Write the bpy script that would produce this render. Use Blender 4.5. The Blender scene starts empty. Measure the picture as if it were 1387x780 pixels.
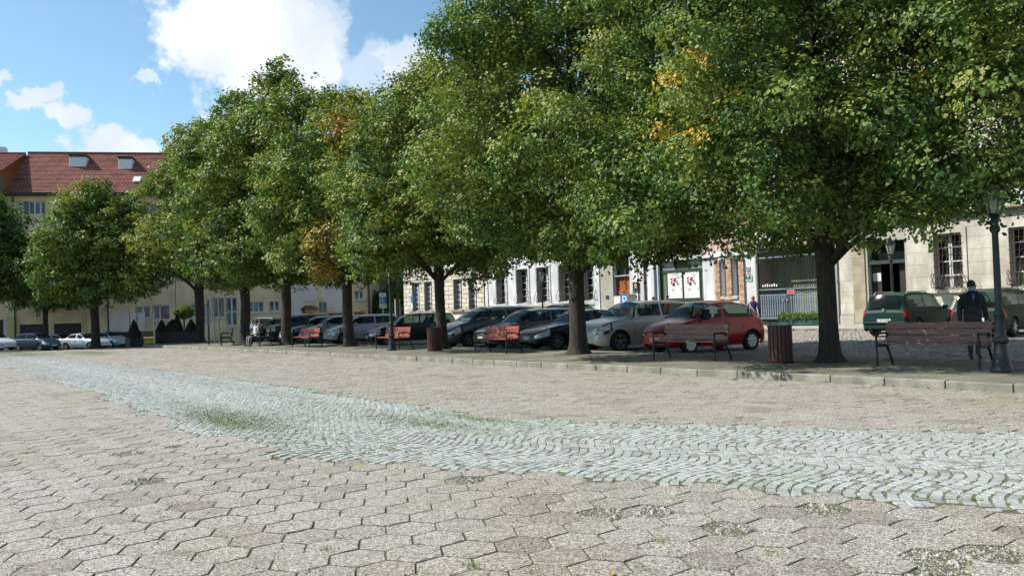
import bpy, bmesh, math, random
import numpy as np
from mathutils import Vector, Matrix
random.seed(7); rng = np.random.default_rng(7)
SC = bpy.context.scene
COL = SC.collection
# ------------------------------------------------------------------ camera, light, sky, exposure
F_PX, ROLL = 1100.0, 0.033
CAM = np.array([4.94, -13.68, 1.5])
PITCH = math.atan(30 / F_PX)
RV = np.array([.627, .779, 0]); RV /= np.linalg.norm(RV)
FV = np.array([-RV[1], RV[0], 0]); ZV = np.array([0, 0, 1.])
FW = FV * math.cos(PITCH) + ZV * math.sin(PITCH)
UP = ZV * math.cos(PITCH) - FV * math.sin(PITCH)
CR = RV * math.cos(ROLL) - UP * math.sin(ROLL)
CU = UP * math.cos(ROLL) + RV * math.sin(ROLL)
cam = bpy.data.cameras.new('camera'); camo = bpy.data.objects.new('camera', cam); COL.objects.link(camo)
cam.sensor_width = 36; cam.lens = 36 * F_PX / 1387; cam.clip_end = 2000; cam.clip_start = .05
camo.matrix_world = Matrix(((CR[0], CU[0], -FW[0], CAM[0]), (CR[1], CU[1], -FW[1], CAM[1]), (CR[2], CU[2], -FW[2], CAM[2]), (0, 0, 0, 1)))
SC.camera = camo
SC.view_settings.view_transform = 'Standard'; SC.view_settings.look = 'None'
SC.view_settings.gamma = 1; SC.view_settings.use_curve_mapping = False
SC.view_settings.exposure = 0.50
SUN_EL = math.radians(45); TRAVEL = Vector((.69, .72, 0)).normalized()
sun_dir = Vector((TRAVEL.x * math.cos(SUN_EL), TRAVEL.y * math.cos(SUN_EL), -math.sin(SUN_EL)))
sl = bpy.data.lights.new('sun', 'SUN'); sl.energy = 5.0; sl.angle = math.radians(.5); sl.color = (1, .95, .86)
so = bpy.data.objects.new('sun', sl); COL.objects.link(so)
so.rotation_euler = sun_dir.to_track_quat('-Z', 'Y').to_euler()
try:
    c = SC.cycles; c.max_bounces = 6; c.diffuse_bounces = 1; c.glossy_bounces = 2; c.transmission_bounces = 4
    c.transparent_max_bounces = 8; c.caustics_reflective = False; c.caustics_refractive = False
    c.use_adaptive_sampling = True; c.adaptive_threshold = .02; c.use_denoising = True
except Exception: pass

def ray(px, py): return CR * (px - 693.5) - CU * (py - 390) + FW * F_PX
def gnd(px, py, z=0): d = ray(px, py); return CAM + d * ((z - CAM[2]) / d[2])
def fac(px, py, Y): d = ray(px, py); return CAM + d * ((Y - CAM[1]) / d[1])
def dep(px, py, D): return CAM + ray(px, py) * (D / F_PX)

# ------------------------------------------------------------------ node helpers
class NT:
    def __init__(s, tree): s.t = tree; s.n = tree.nodes; s.l = tree.links
    def new(s, typ, **kw):
        n = s.n.new(typ)
        for k, v in kw.items(): setattr(n, k, v)
        return n
    def put(s, sock, v):
        if hasattr(v, 'is_output') or hasattr(v, 'links'): s.l.new(v, sock)
        else: sock.default_value = v
    def math(s, op, a, b=0.0, c=None, clamp=False):
        n = s.new('ShaderNodeMath', operation=op, use_clamp=clamp); s.put(n.inputs[0], a); s.put(n.inputs[1], b)
        if c is not None: s.put(n.inputs[2], c)
        return n.outputs[0]
    def mix(s, f, a, b, blend='MIX'):
        n = s.new('ShaderNodeMix', data_type='RGBA', blend_type=blend); s.put(n.inputs[0], f)
        for k, v in ((6, a), (7, b)): s.put(n.inputs[k], (*v, 1) if isinstance(v, tuple) and len(v) == 3 else v)
        return n.outputs[2]
    def noise(s, scale, detail=4, vec=None, rough=.55, out=0):
        n = s.new('ShaderNodeTexNoise'); n.inputs['Scale'].default_value = scale; n.inputs['Detail'].default_value = detail
        n.inputs['Roughness'].default_value = rough
        if vec is not None: s.l.new(vec, n.inputs['Vector'])
        return n.outputs[out]
    def ramp(s, f, stops):
        n = s.new('ShaderNodeValToRGB'); s.put(n.inputs[0], f); e = n.color_ramp.elements
        while len(e) < len(stops): e.new(.5)
        for i, (p, c) in enumerate(stops): e[i].position = p; e[i].color = (*c, 1) if len(c) == 3 else c
        return n.outputs[0]
    def range(s, f, a, b, c=0., d=1., smooth=True):
        n = s.new('ShaderNodeMapRange', interpolation_type='SMOOTHSTEP' if smooth else 'LINEAR')
        for i, v in enumerate((f, a, b, c, d)): s.put(n.inputs[i], v)
        return n.outputs[0]
def newmat(name):
    m = bpy.data.materials.new(name); m.use_nodes = True; t = NT(m.node_tree); b = t.n['Principled BSDF']; return m, t, b
def pos(t): return t.new('ShaderNodeNewGeometry').outputs['Position']
def obco(t): return t.new('ShaderNodeTexCoord').outputs['Object']
def attr(t, n): return t.new('ShaderNodeAttribute', attribute_name=n).outputs['Fac']
def mat(name, col, rough=.7, metal=0., var=.25, scale=3., bump=0., bscale=60., spec=.5, col2=None, grain=0., coat=0., local=True, aniso=None):
    m, t, b = newmat(name); v = obco(t) if local else pos(t)
    if aniso:
        mp = t.new('ShaderNodeMapping'); t.l.new(v, mp.inputs[0]); mp.inputs['Scale'].default_value = aniso; v = mp.outputs[0]
    n = t.noise(scale, 5, v)
    dark = col2 if col2 else tuple(c * (1 - var) for c in col)
    c = t.mix(t.range(n, .35, .68), dark, tuple(min(1, k * (1 + var * .35)) for k in col) if not col2 else col)
    if grain:
        g = t.noise(scale * 30, 2, v); c = t.mix(t.range(g, .3, .7), t.mix(1., c, (1 - grain,) * 3, 'MULTIPLY'), c)
    t.put(b.inputs['Base Color'], c); b.inputs['Roughness'].default_value = rough; b.inputs['Metallic'].default_value = metal
    b.inputs['Specular IOR Level'].default_value = spec
    if coat: b.inputs['Coat Weight'].default_value = coat; b.inputs['Coat Roughness'].default_value = .04
    if bump:
        bn = t.new('ShaderNodeBump'); bn.inputs['Strength'].default_value = bump; bn.inputs['Distance'].default_value = .01
        t.l.new(t.noise(bscale, 4, v), bn.inputs['Height']); t.l.new(bn.outputs[0], b.inputs['Normal'])
    return m

# ------------------------------------------------------------------ world: sky with clouds at fixed directions
w = bpy.data.worlds.new('World'); SC.world = w; w.use_nodes = True
t = NT(w.node_tree); bg = t.n['Background']
sky = t.new('ShaderNodeTexSky', sky_type='NISHITA'); sky.sun_disc = False; sky.sun_elevation = SUN_EL
sky.sun_rotation = math.atan2(-TRAVEL.x, -TRAVEL.y); sky.air_density = 1.0; sky.dust_density = .2; sky.ozone_density = 2.2
gen = t.new('ShaderNodeTexCoord').outputs['Generated']
nz1 = t.noise(9, 9, gen, .62); nz2 = t.noise(30, 8, gen, .65)
edge = t.math('ADD', t.math('MULTIPLY', t.math('SUBTRACT', nz1, .5), 2.6), t.math('MULTIPLY', t.math('SUBTRACT', nz2, .5), 1.5))
wn = t.new('ShaderNodeTexNoise'); wn.inputs['Scale'].default_value = 26; wn.inputs['Detail'].default_value = 6; wn.inputs['Roughness'].default_value = .6; t.l.new(gen, wn.inputs['Vector'])
wv_ = t.new('ShaderNodeVectorMath', operation='MULTIPLY_ADD'); t.l.new(wn.outputs['Color'], wv_.inputs[0]); wv_.inputs[1].default_value = (.075, .075, .055); t.l.new(gen, wv_.inputs[2])
wv2 = t.new('ShaderNodeVectorMath', operation='SUBTRACT'); t.l.new(wv_.outputs[0], wv2.inputs[0]); wv2.inputs[1].default_value = (.0375, .0375, .0275); gen2 = wv2.outputs[0]
mask = None
def cloud(px, py, rad, gain=1.0, flat=1.0):
    global mask
    d = ray(px, py); d = d / np.linalg.norm(d)
    s = t.new('ShaderNodeVectorMath', operation='SUBTRACT'); t.l.new(gen2, s.inputs[0]); s.inputs[1].default_value = tuple(d)
    sc_ = t.new('ShaderNodeVectorMath', operation='MULTIPLY'); t.l.new(s.outputs[0], sc_.inputs[0]); sc_.inputs[1].default_value = (1, 1, flat)
    ln = t.new('ShaderNodeVectorMath', operation='LENGTH'); t.l.new(sc_.outputs[0], ln.inputs[0])
    m_ = t.math('SUBTRACT', 1.0, t.math('DIVIDE', ln.outputs['Value'], rad))
    m_ = t.math('MULTIPLY', t.range(t.math('ADD', t.math('MULTIPLY', m_, 1.7), edge), .12, .75), gain)
    mask = m_ if mask is None else t.math('MAXIMUM', mask, m_)
for c_ in ((335, 40, .125, 1, 1), (285, 60, .07, 1), (400, 70, .085, .95), (340, 100, .07, 1, 1.2), (430, 45, .06, .75), (500, 100, .07, .5, 1.5), (270, 30, .05, .8),
           (90, 155, .026, 1, 1.6), (62, 128, .024, .9, 2.0), (40, 145, .026, .85, 2.2), (6, 113, .024, .9, 2.2), (150, 200, .045, 1, 1.5), (195, 212, .035, .7, 2),
           (205, 108, .020, .55, 1.5), (560, 95, .05, .8)):
    cloud(*c_)
hi = t.math('MULTIPLY', t.range(t.noise(3.3, 8, gen, .6), .5, .8), .16)
mask = t.math('MAXIMUM', mask, hi)
shade = t.range(t.noise(7, 5, gen, .5), .3, .75)
ccol = t.mix(shade, (5.4, 6.1, 7.0), (8.6, 8.7, 8.8))
skyc = t.mix(1.0, sky.outputs[0], (1.12, 1.26, 1.18), 'MULTIPLY')
t.put(bg.inputs['Color'], t.mix(mask, skyc, ccol)); bg.inputs['Strength'].default_value = .10

# ------------------------------------------------------------------ mesh + object helpers
class MB:
    """collects shapes for ONE mesh object"""
    def __init__(s): s.v = []; s.f = []; s.m = []
    def add(s, vs, fs, mi=0):
        o = len(s.v); s.v.extend([tuple(map(float, q)) for q in vs]); s.f.extend([tuple(i + o for i in q) for q in fs]); s.m.extend([mi] * len(fs)); return s
    def box(s, x0, x1, y0, y1, z0, z1, mi=0, bev=0.):
        if bev <= 0:
            v = [(x0, y0, z0), (x1, y0, z0), (x1, y1, z0), (x0, y1, z0), (x0, y0, z1), (x1, y0, z1), (x1, y1, z1), (x0, y1, z1)]
            return s.add(v, [(3, 2, 1, 0), (4, 5, 6, 7), (0, 1, 5, 4), (1, 2, 6, 5), (2, 3, 7, 6), (3, 0, 4, 7)], mi)
        bm = bmesh.new(); bmesh.ops.create_cube(bm, size=1)
        for q in bm.verts: q.co = Vector(((x0 + x1) / 2 + q.co.x * (x1 - x0), (y0 + y1) / 2 + q.co.y * (y1 - y0), (z0 + z1) / 2 + q.co.z * (z1 - z0)))
        bmesh.ops.bevel(bm, geom=bm.edges[:], offset=bev, segments=1, affect='EDGES')
        bm.verts.index_update(); s.add([q.co for q in bm.verts], [[q.index for q in f.verts] for f in bm.faces], mi); bm.free(); return s
    def obox(s, c, ax, ay, az, mi=0):
        c, ax, ay, az = map(np.array, (c, ax, ay, az))
        v = [c + i * ax + j * ay + k * az for k in (-1, 1) for j in (-1, 1) for i in (-1, 1)]
        return s.add(v, [(0, 2, 3, 1), (4, 5, 7, 6), (0, 1, 5, 4), (1, 3, 7, 5), (3, 2, 6, 7), (2, 0, 4, 6)], mi)
    def tube(s, pts, rad, n=8, cap=True, mi=0):
        pts = [np.array(p, float) for p in pts]; k = len(pts)
        if not hasattr(rad, '__len__'): rad = [rad] * k
        vs = []; prev = None
        for i, p in enumerate(pts):
            d = pts[min(i + 1, k - 1)] - pts[max(i - 1, 0)]; d = d / (np.linalg.norm(d) + 1e-9)
            a = prev if prev is not None else (np.array([1., 0, 0]) if abs(d[0]) < .9 else np.array([0, 1., 0]))
            a = a - d * (a @ d); a /= np.linalg.norm(a) + 1e-9; prev = a; b = np.cross(d, a)
            for j in range(n): an = 2 * math.pi * j / n; vs.append(p + rad[i] * (a * math.cos(an) + b * math.sin(an)))
        fs = [(i * n + j, i * n + (j + 1) % n, (i + 1) * n + (j + 1) % n, (i + 1) * n + j) for i in range(k - 1) for j in range(n)]
        if cap: fs += [tuple(range(n - 1, -1, -1)), tuple(range((k - 1) * n, k * n))]
        return s.add(vs, fs, mi)
    def lathe(s, prof, n=16, c=(0, 0, 0), mi=0, axis='z', cap=True):
        vs = []
        for r_, z in prof:
            for j in range(n):
                a = 2 * math.pi * j / n; x, y = r_ * math.cos(a), r_ * math.sin(a)
                vs.append((c[0] + x, c[1] + y, c[2] + z) if axis == 'z' else (c[0] + x, c[1] + z, c[2] + y))
        k = len(prof); fs = []
        for i in range(k - 1):
            for j in range(n):
                q = (i * n + j, i * n + (j + 1) % n, (i + 1) * n + (j + 1) % n, (i + 1) * n + j); fs.append(q if axis == 'z' else q[::-1])
        if not cap: return s.add(vs, fs, mi)
        a_, b_ = tuple(range(n - 1, -1, -1)), tuple(range((k - 1) * n, k * n))
        fs += [a_, b_] if axis == 'z' else [a_[::-1], b_[::-1]]
        return s.add(vs, fs, mi)
    def prism(s, poly, y0, y1, mi=0):
        """polygon in x,z extruded along y"""
        k = len(poly); vs = [(x, y0, z) for x, z in poly] + [(x, y1, z) for x, z in poly]
        return s.add(vs, [tuple(range(k)), tuple(range(2 * k - 1, k - 1, -1))] + [(i, i + k, (i + 1) % k + k, (i + 1) % k) for i in range(k)], mi)
    def ell(s, c, r_, n=10, m=6, mi=0):
        return s.lathe([(math.sin(math.pi * (i + .02) / (m + .04)), -math.cos(math.pi * (i + .02) / (m + .04))) for i in range(m + 1)], n, mi=mi)._scale_last(n * (m + 1), c, r_)
    def _scale_last(s, k, c, r_):
        for i in range(len(s.v) - k, len(s.v)): q = s.v[i]; s.v[i] = (c[0] + q[0] * r_[0], c[1] + q[1] * r_[1], c[2] + q[2] * r_[2])
        return s
    def build(s, name, m, parent=None, loc=None, rot=None, smooth=False, angle=None):
        me = bpy.data.meshes.new(name); me.from_pydata(s.v, [], s.f); me.update()
        for q in (m if isinstance(m, (list, tuple)) else [m]): me.materials.append(q)
        if isinstance(m, (list, tuple)) and len(m) > 1: me.polygons.foreach_set('material_index', s.m)
        if smooth: me.polygons.foreach_set('use_smooth', [True] * len(me.polygons))
        if smooth and angle is not None: 
            try: me.set_sharp_from_angle(angle=math.radians(angle))
            except Exception: pass
        return link(name, me, parent, loc, rot)
def link(name, me, parent=None, loc=None, rot=None):
    o = bpy.data.objects.new(name, me); COL.objects.link(o)
    if parent: o.parent = parent
    if loc is not None: o.location = loc
    if rot is not None: o.rotation_euler = rot
    return o
def npmesh(name, V, Q, m, tint=None):
    """fast mesh from numpy quads"""
    me = bpy.data.meshes.new(name); V = np.asarray(V, np.float32); Q = np.asarray(Q, np.int32); n, k = Q.shape
    me.vertices.add(len(V)); me.vertices.foreach_set('co', V.ravel())
    me.loops.add(n * k); me.loops.foreach_set('vertex_index', Q.ravel())
    me.polygons.add(n); me.polygons.foreach_set('loop_start', np.arange(0, n * k, k, dtype=np.int32))
    try: me.polygons.foreach_set('loop_total', np.full(n, k, np.int32))
    except Exception: pass
    me.update(calc_edges=True)
    if tint is not None:
        a = me.attributes.new('tint', 'FLOAT', 'POINT'); a.data.foreach_set('value', np.asarray(tint, np.float32))
    me.polygons.foreach_set('use_smooth', np.zeros(n, bool)); me.materials.append(m); return me
def tag(o, label=None, cat=None, group=None, kind=None):
    if label: o['label'] = label
    if cat: o['category'] = cat
    if group: o['group'] = group
    if kind: o['kind'] = kind
    return o
def thing(name, label, cat, loc=(0, 0, 0), rz=0., group=None):
    o = bpy.data.objects.new(name, None); COL.objects.link(o); o.location = tuple(map(float, loc)); o.rotation_euler = (0, 0, rz)
    o.empty_display_size = .2
    return tag(o, label, cat, group)
def struct(name, mb, m, **k): return tag(mb.build(name, m, **k), kind='structure')
def copy_tree(o, parent=None, **over):
    c = o.copy(); COL.objects.link(c)
    if parent: c.parent = parent
    for ch in list(o.children): copy_tree(ch, c)
    return c
def text(name, s, size, m, parent, loc, rot, ext=.002, align='CENTER'):
    cu = bpy.data.curves.new(name, 'FONT'); cu.body = s; cu.size = size; cu.extrude = ext; cu.align_x = align; cu.align_y = 'CENTER'
    cu.materials.append(m); cu.resolution_u = 2; o = bpy.data.objects.new(name, cu); COL.objects.link(o)
    me = bpy.data.meshes.new_from_object(o.evaluated_get(bpy.context.evaluated_depsgraph_get())); bpy.data.objects.remove(o); bpy.data.curves.remove(cu); me.name = name
    if not me.materials: me.materials.append(m)
    return link(name, me, parent, loc, rot)
def sstep(a, b, x): q = np.clip((x - a) / (b - a), 0, 1); return q * q * (3 - 2 * q)
def gz(X, Y):
    X = np.asarray(X, float); Y = np.asarray(Y, float)
    z = .10 * sstep(5, 19.5, Y) - .78 * (1 - sstep(-67, -51, X)); return z

# ------------------------------------------------------------------ ground
M_JOINT, t, b = newmat('joint_soil'); v = pos(t)
c = t.mix(t.range(t.noise(1.3, 5, v), .34, .58), (.145, .118, .068), (.10, .125, .045)); c = t.mix(t.range(t.noise(70, 3, v), .3, .65), (.055, .042, .028), c)
t.put(b.inputs['Base Color'], c); b.inputs['Roughness'].default_value = .95
M_MOSS, t, b = newmat('mossy_joint'); v = pos(t)
c = t.mix(t.range(t.noise(.8, 5, v), .35, .62), (.17, .16, .11), (.13, .18, .07)); c = t.mix(t.range(t.noise(40, 3, v), .3, .65), (.09, .10, .06), c); t.put(b.inputs['Base Color'], c); b.inputs['Roughness'].default_value = .95
M_TILE, t, b = newmat('exposed_aggregate'); v = pos(t)
vo = t.new('ShaderNodeTexVoronoi'); vo.inputs['Scale'].default_value = 95; t.l.new(v, vo.inputs['Vector'])
grain = t.math('ADD', t.math('MULTIPLY', t.range(vo.outputs['Color'], .0, 1.), .65), t.math('MULTIPLY', t.noise(160, 3, v), .45))
c = t.ramp(grain, [(.15, (.070, .063, .053)), (.40, (.215, .198, .168)), (.62, (.345, .322, .282)), (.88, (.58, .555, .505))])
big = t.noise(.35, 6, v); c = t.mix(t.math('MULTIPLY', t.range(big, .4, .7), .5), c, t.mix(1., c, (.86, .80, .66), 'MULTIPLY'))
wear = t.range(t.noise(2.2, 6, v, .7), .52, .72); c = t.mix(t.math('MULTIPLY', wear, .6), c, t.mix(1., c, (.58, .53, .46), 'MULTIPLY')); st_ = t.range(t.noise(.9, 7, v, .75), .58, .70); c = t.mix(t.math('MULTIPLY', st_, .45), c, t.mix(1., c, (.55, .50, .40), 'MULTIPLY')); gm_ = t.range(t.noise(.28, 6, v, .7), .55, .72); c = t.mix(t.math('MULTIPLY', gm_, .35), c, t.mix(1., c, (.80, .88, .58), 'MULTIPLY'))
tn = attr(t, 'tint'); c = t.mix(1., c, t.ramp(tn, [(0, (.74, .70, .66)), (.5, (.95, .93, .90)), (1, (1., 1., .98))]), 'MULTIPLY')
t.put(b.inputs['Base Color'], c); b.inputs['Roughness'].default_value = .85
bn = t.new('ShaderNodeBump'); bn.inputs['Strength'].default_value = .7; bn.inputs['Distance'].default_value = .006
t.l.new(t.math('ADD', vo.outputs['Distance'], t.math('MULTIPLY', t.noise(14, 5, v, .7), 1.4)), bn.inputs['Height']); t.l.new(bn.outputs[0], b.inputs['Normal'])
M_SETT, t, b = newmat('granite_sett'); v = pos(t)
c = t.ramp(t.noise(60, 4, v, .7), [(.25, (.26, .275, .26)), (.55, (.40, .42, .40)), (.8, (.53, .545, .52))])
tn = attr(t, 'tint'); c = t.mix(1., c, t.ramp(tn, [(0, (.55, .53, .49)), (.25, (.80, .81, .79)), (.6, (.92, .94, .93)), (1, (1, 1, 1))]), 'MULTIPLY')
c = t.mix(t.math('MULTIPLY', t.range(t.noise(.5, 5, v), .5, .72), .35), c, t.mix(1., c, (.72, .80, .60), 'MULTIPLY'))
t.put(b.inputs['Base Color'], c); b.inputs['Roughness'].default_value = .7
bn = t.new('ShaderNodeBump'); bn.inputs['Strength'].default_value = .5; bn.inputs['Distance'].default_value = .006
t.l.new(t.noise(28, 4, v), bn.inputs['Height']); t.l.new(bn.outputs[0], b.inputs['Normal'])
M_PAVE = mat('trodden_pavement', (.205, .20, .148), .92, var=.3, scale=.9, bump=.5, bscale=45, local=False, grain=.35)
M_KERB = mat('kerb_concrete', (.31, .30, .24), .9, var=.35, scale=2.2, bump=.5, bscale=30, local=False, grain=.25)
M_ASPH = mat('asphalt', (.085, .085, .082), .9, var=.3, scale=.6, bump=.4, bscale=50, local=False, grain=.3)
M_ROADSTONE, t, b = newmat('road_cobble'); v = pos(t)
c = t.ramp(t.noise(16, 5, v, .7), [(.25, (.20, .185, .16)), (.55, (.36, .335, .29)), (.8, (.48, .45, .40))]); tn = attr(t, 'tint')
c = t.mix(1., c, t.ramp(tn, [(0, (.6, .58, .56)), (1, (1, 1, 1))]), 'MULTIPLY'); t.put(b.inputs['Base Color'], c); b.inputs['Roughness'].default_value = .72
M_SOIL = mat('ground_soil', (.10, .10, .06), .95, var=.4, scale=.2, local=False)

def sheet(name, xs, ys, dz, m, zf=gz):
    X, Y = np.meshgrid(np.array(xs, float), np.array(ys, float)); Z = zf(X, Y) + dz; nx, ny = len(xs), len(ys)
    V = np.stack([X.ravel(), Y.ravel(), Z.ravel()], 1); i, j = np.meshgrid(np.arange(nx - 1), np.arange(ny - 1)); a = (j * nx + i).ravel()
    me = npmesh(name, V, np.stack([a, a + 1, a + 1 + nx, a + nx], 1), m); return tag(link(name, me), kind='structure')
sheet('ground', [-900, -300, -160, -110, -90, -80, -72] + list(range(-67, -50, 2)) + [-49, 0, 40, 120, 400, 900], [-900, -200, -60, -14, -2, 0, 3, 5, 8, 11, 14, 17, 19.5, 24, 60, 200, 900], -.16, M_SOIL)
sheet('side_street', [-112, -100, -90, -80, -72] + list(np.arange(-67, -49.9, 1)), [-60, -30, -14, -7, 0, 7, 14, 20, 34, 60], -.05, M_ASPH)
plaza = sheet('plaza', [-50.1, -30, -10, 30], [-45, -20, 0], -.008, M_JOINT, lambda X, Y: 0 * X)

UPL = [(-60, -6.5), (-9.5, -6.5), (-6, -6.75), (-4.3, -6.95), (1.55, -4.05), (8.7, -.3), (16, -.3)]
LOL = [(-60, -9.2), (-18, -9.5), (-8.3, -10.02), (-3.4, -10.0), (2.7, -7.3), (9, -4.4), (16, -1.2)]
yu = lambda X: np.interp(X, [p[0] for p in UPL], [p[1] for p in UPL])
yl = lambda X: np.interp(X, [p[0] for p in LOL], [p[1] for p in LOL])
# hexagonal paving: every tile is a real slab with recessed joints
S_HEX = .2; W_HEX = S_HEX * math.sqrt(3)
def wob(X): return .05 * np.sin(X * 2.1) + .04 * np.sin(X * 5.3 + 1)
ii, jj = np.meshgrid(np.arange(-150, 40), np.arange(-75, 0)); cx = ((ii + (jj % 2) * .5) * W_HEX).ravel(); cy = (jj * 1.5 * S_HEX + .12).ravel()
inside = (cx > -50) & (cx < 13) & (cy < -.16) & (cy > -16)
inside &= ~((cy < yu(cx) + .06 + wob(cx)) & (cy > yl(cx) - .06 + wob(cx + 9)))
rel = np.stack([cx - CAM[0], cy - CAM[1]], 1); fd = rel @ FV[:2]; sd = rel @ RV[:2]
inside &= (fd > .4) & (np.abs(sd) < fd * .9 + 4)
cx, cy, fd = cx[inside], cy[inside], fd[inside]
broken = np.zeros(len(cx), bool)
RUB = [gnd(820, 692)[:2], gnd(1015, 715)[:2], gnd(1330, 755)[:2], gnd(1270, 768)[:2], gnd(640, 650)[:2], gnd(905, 690)[:2], gnd(210, 650)[:2], gnd(160, 615)[:2], gnd(1090, 690)[:2]]
for q in RUB: broken |= np.hypot(cx - q[0], cy - q[1]) < .19
def hexslab(n, cxs, cys, size, z, tilt, rot):
    """n tiles -> verts (18 each: top inset, rim, foot), quads"""
    k = np.arange(6); a = np.pi / 6 + k * np.pi / 3
    out = []
    for rr, dz in ((.962, 0.), (.978, -.003), (.978, -.05)):
        an = a[None] + rot[:, None]; x = cxs[:, None] + np.cos(an) * S_HEX * rr * size[:, None]; y = cys[:, None] + np.sin(an) * S_HEX * rr * size[:, None]
        zz = z[:, None] + dz + tilt[:, :1] * np.cos(a)[None] + tilt[:, 1:] * np.sin(a)[None]
        out.append(np.stack([x, y, zz], -1))
    V = np.concatenate(out, 1).reshape(-1, 3)
    q = [(0, 1, 2, 3), (0, 3, 4, 5)] + [(6 + i, 6 + (i + 1) % 6, (i + 1) % 6, i) for i in range(6)] + [(12 + i, 12 + (i + 1) % 6, 6 + (i + 1) % 6, 6 + i) for i in range(6)]
    Q = (np.arange(n)[:, None, None] * 18 + np.array(q)[None]).reshape(-1, 4); return V, Q
N = len(cx); order = np.argsort(fd); vis = order[(~broken[order])]
# tiles fully inside the picture are the ones picked apart
def inpic(x, y):
    d = np.stack([x, y, 0 * x], 1) - CAM; zz = d @ FW; px = 693.5 + F_PX * (d @ CR) / zz; py = 390 - F_PX * (d @ CU) / zz; return (px > -20) & (px < 1407) & (py < 800)
near = [i for i in vis if inpic(cx[i:i + 1], cy[i:i + 1])[0]][:292]
tiny_rot = rng.normal(0, .012, N); tilt = np.clip(rng.normal(0, .0013, (N, 2)), -.003, .003); zt = np.clip(rng.normal(0, .0014, N), -.003, .003); sz = 1 - np.abs(rng.normal(0, .012, N)); tint = np.clip(rng.normal(.55, .25, N), 0, 1)
variants = []
for k in range(12):
    V, Q = hexslab(1, np.zeros(1), np.zeros(1), np.array([1 - .003 * k]), np.zeros(1), rng.normal(0, .0007, (1, 2)), rng.normal(0, .012, 1))
    V[:, :2] *= 1 + rng.normal(0, .010, (18, 1)) * np.array([1, 1]); variants.append(npmesh('hexagonal_tile', V, Q, M_TILE, np.full(18, k / 11.)))
for i in near:
    o = link('hexagonal_tile', variants[int(tint[i] * 11.99)], plaza, (cx[i], cy[i], zt[i]), (float(tilt[i, 0] * 2), float(tilt[i, 1] * 2), random.choice((0, 1, 2, 3, 4, 5)) * math.pi / 3))
rest = np.ones(N, bool); rest[near] = False; zt[broken] = -.010; tilt[broken] *= 2; tint[broken] = .3
V, Q = hexslab(rest.sum(), cx[rest], cy[rest], sz[rest], zt[rest], tilt[rest], tiny_rot[rest])
o = link('hexagonal_tiles', npmesh('hexagonal_tiles', V, Q, M_TILE, np.repeat(tint[rest], 18)), plaza); tag(o, kind='stuff')
# crumbled tiles: shards and pebbles in the holes
def pebbles(centres, per, rad, smin, smax):
    P = []; 
    for q in centres: 
        rr = rad * np.sqrt(rng.random(per)); a = rng.random(per) * 6.283; P.append(np.stack([q[0] + rr * np.cos(a), q[1] + rr * np.sin(a)], 1))
    P = np.concatenate(P); n = len(P); s_ = rng.uniform(smin, smax, n); 
    base = np.array([(1, 0, 0), (.3, .9, 0), (-.8, .6, 0), (-.8, -.6, 0), (.3, -.9, 0), (.4, .1, .7), (-.4, .2, .8), (-.1, -.4, .65)]); 
    a = rng.random(n) * 6.283; ca, sa = np.cos(a), np.sin(a); B = base[None] * (1 + rng.normal(0, .18, (n, 8, 1)))
    X = P[:, :1] + s_[:, None] * (B[..., 0] * ca[:, None] - B[..., 1] * sa[:, None]); Y = P[:, 1:] + s_[:, None] * (B[..., 0] * sa[:, None] + B[..., 1] * ca[:, None]); Z = -.010 + s_[:, None] * B[..., 2] * .75
    tri = [(0, 1, 5), (1, 2, 6), (1, 6, 5), (2, 3, 6), (3, 7, 6), (3, 4, 7), (4, 0, 5), (4, 5, 7), (5, 6, 7)]
    return np.stack([X, Y, Z], -1).reshape(-1, 3), (np.arange(n)[:, None, None] * 8 + np.array(tri)[None]).reshape(-1, 3), n
V1, Q1, n1 = pebbles([(cx[i], cy[i]) for i in np.nonzero(broken)[0]], 420, .20, .004, .014)
V2, Q2, n2 = pebbles([(cx[i], cy[i]) for i in np.nonzero(broken)[0]], 7, .16, .02, .045)
V3, Q3, n3 = pebbles([gnd(rng.uniform(0, 1387), rng.uniform(640, 785))[:2] for _ in range(260)], 2, .12, .004, .011); V3[:, 2] += .014
V = np.concatenate([V1, V2, V3]); Q = np.concatenate([Q1, Q2 + len(V1), Q3 + len(V1) + len(V2)])
tag(link('gravel', npmesh('gravel', V, Q, M_TILE, rng.uniform(.45, 1, len(V))), plaza), kind='stuff')

# granite setts in segmental arcs
strip = sheet('cobble_strip', [-50.1, -25], [-9.6, -6.4], -.0062, M_JOINT, lambda X, Y: 0 * X)
me = bpy.data.meshes.new('cobble_strip'); xs = np.concatenate([np.arange(-50.1, -10, 4), np.arange(-10, 15, .5)])
V = np.concatenate([np.stack([xs, yl(xs) - .02, 0 * xs - .0062], 1), np.stack([xs, yu(xs) + .02, 0 * xs - .0062], 1)]); k = len(xs); a = np.arange(k - 1)
strip.data = npmesh('cobble_strip', V, np.stack([a, a + 1, a + 1 + k, a + k], 1), M_MOSS)
sx, sy, ang, cosr = [], [], [], []
def centre(s):   # centre line and direction of the strip at arc length s (s=0 at X=-50)
    pts = np.array([((x), (yu(x) + yl(x)) / 2) for x in xs]); L = np.concatenate([[0], np.cumsum(np.hypot(*np.diff(pts, axis=0).T))])
    return pts, L
pts, L = centre(0); PIT = .098
s_vals = np.arange(0, L[-1], PIT); tvals = np.arange(-2.15, 2.15, .098)
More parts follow.
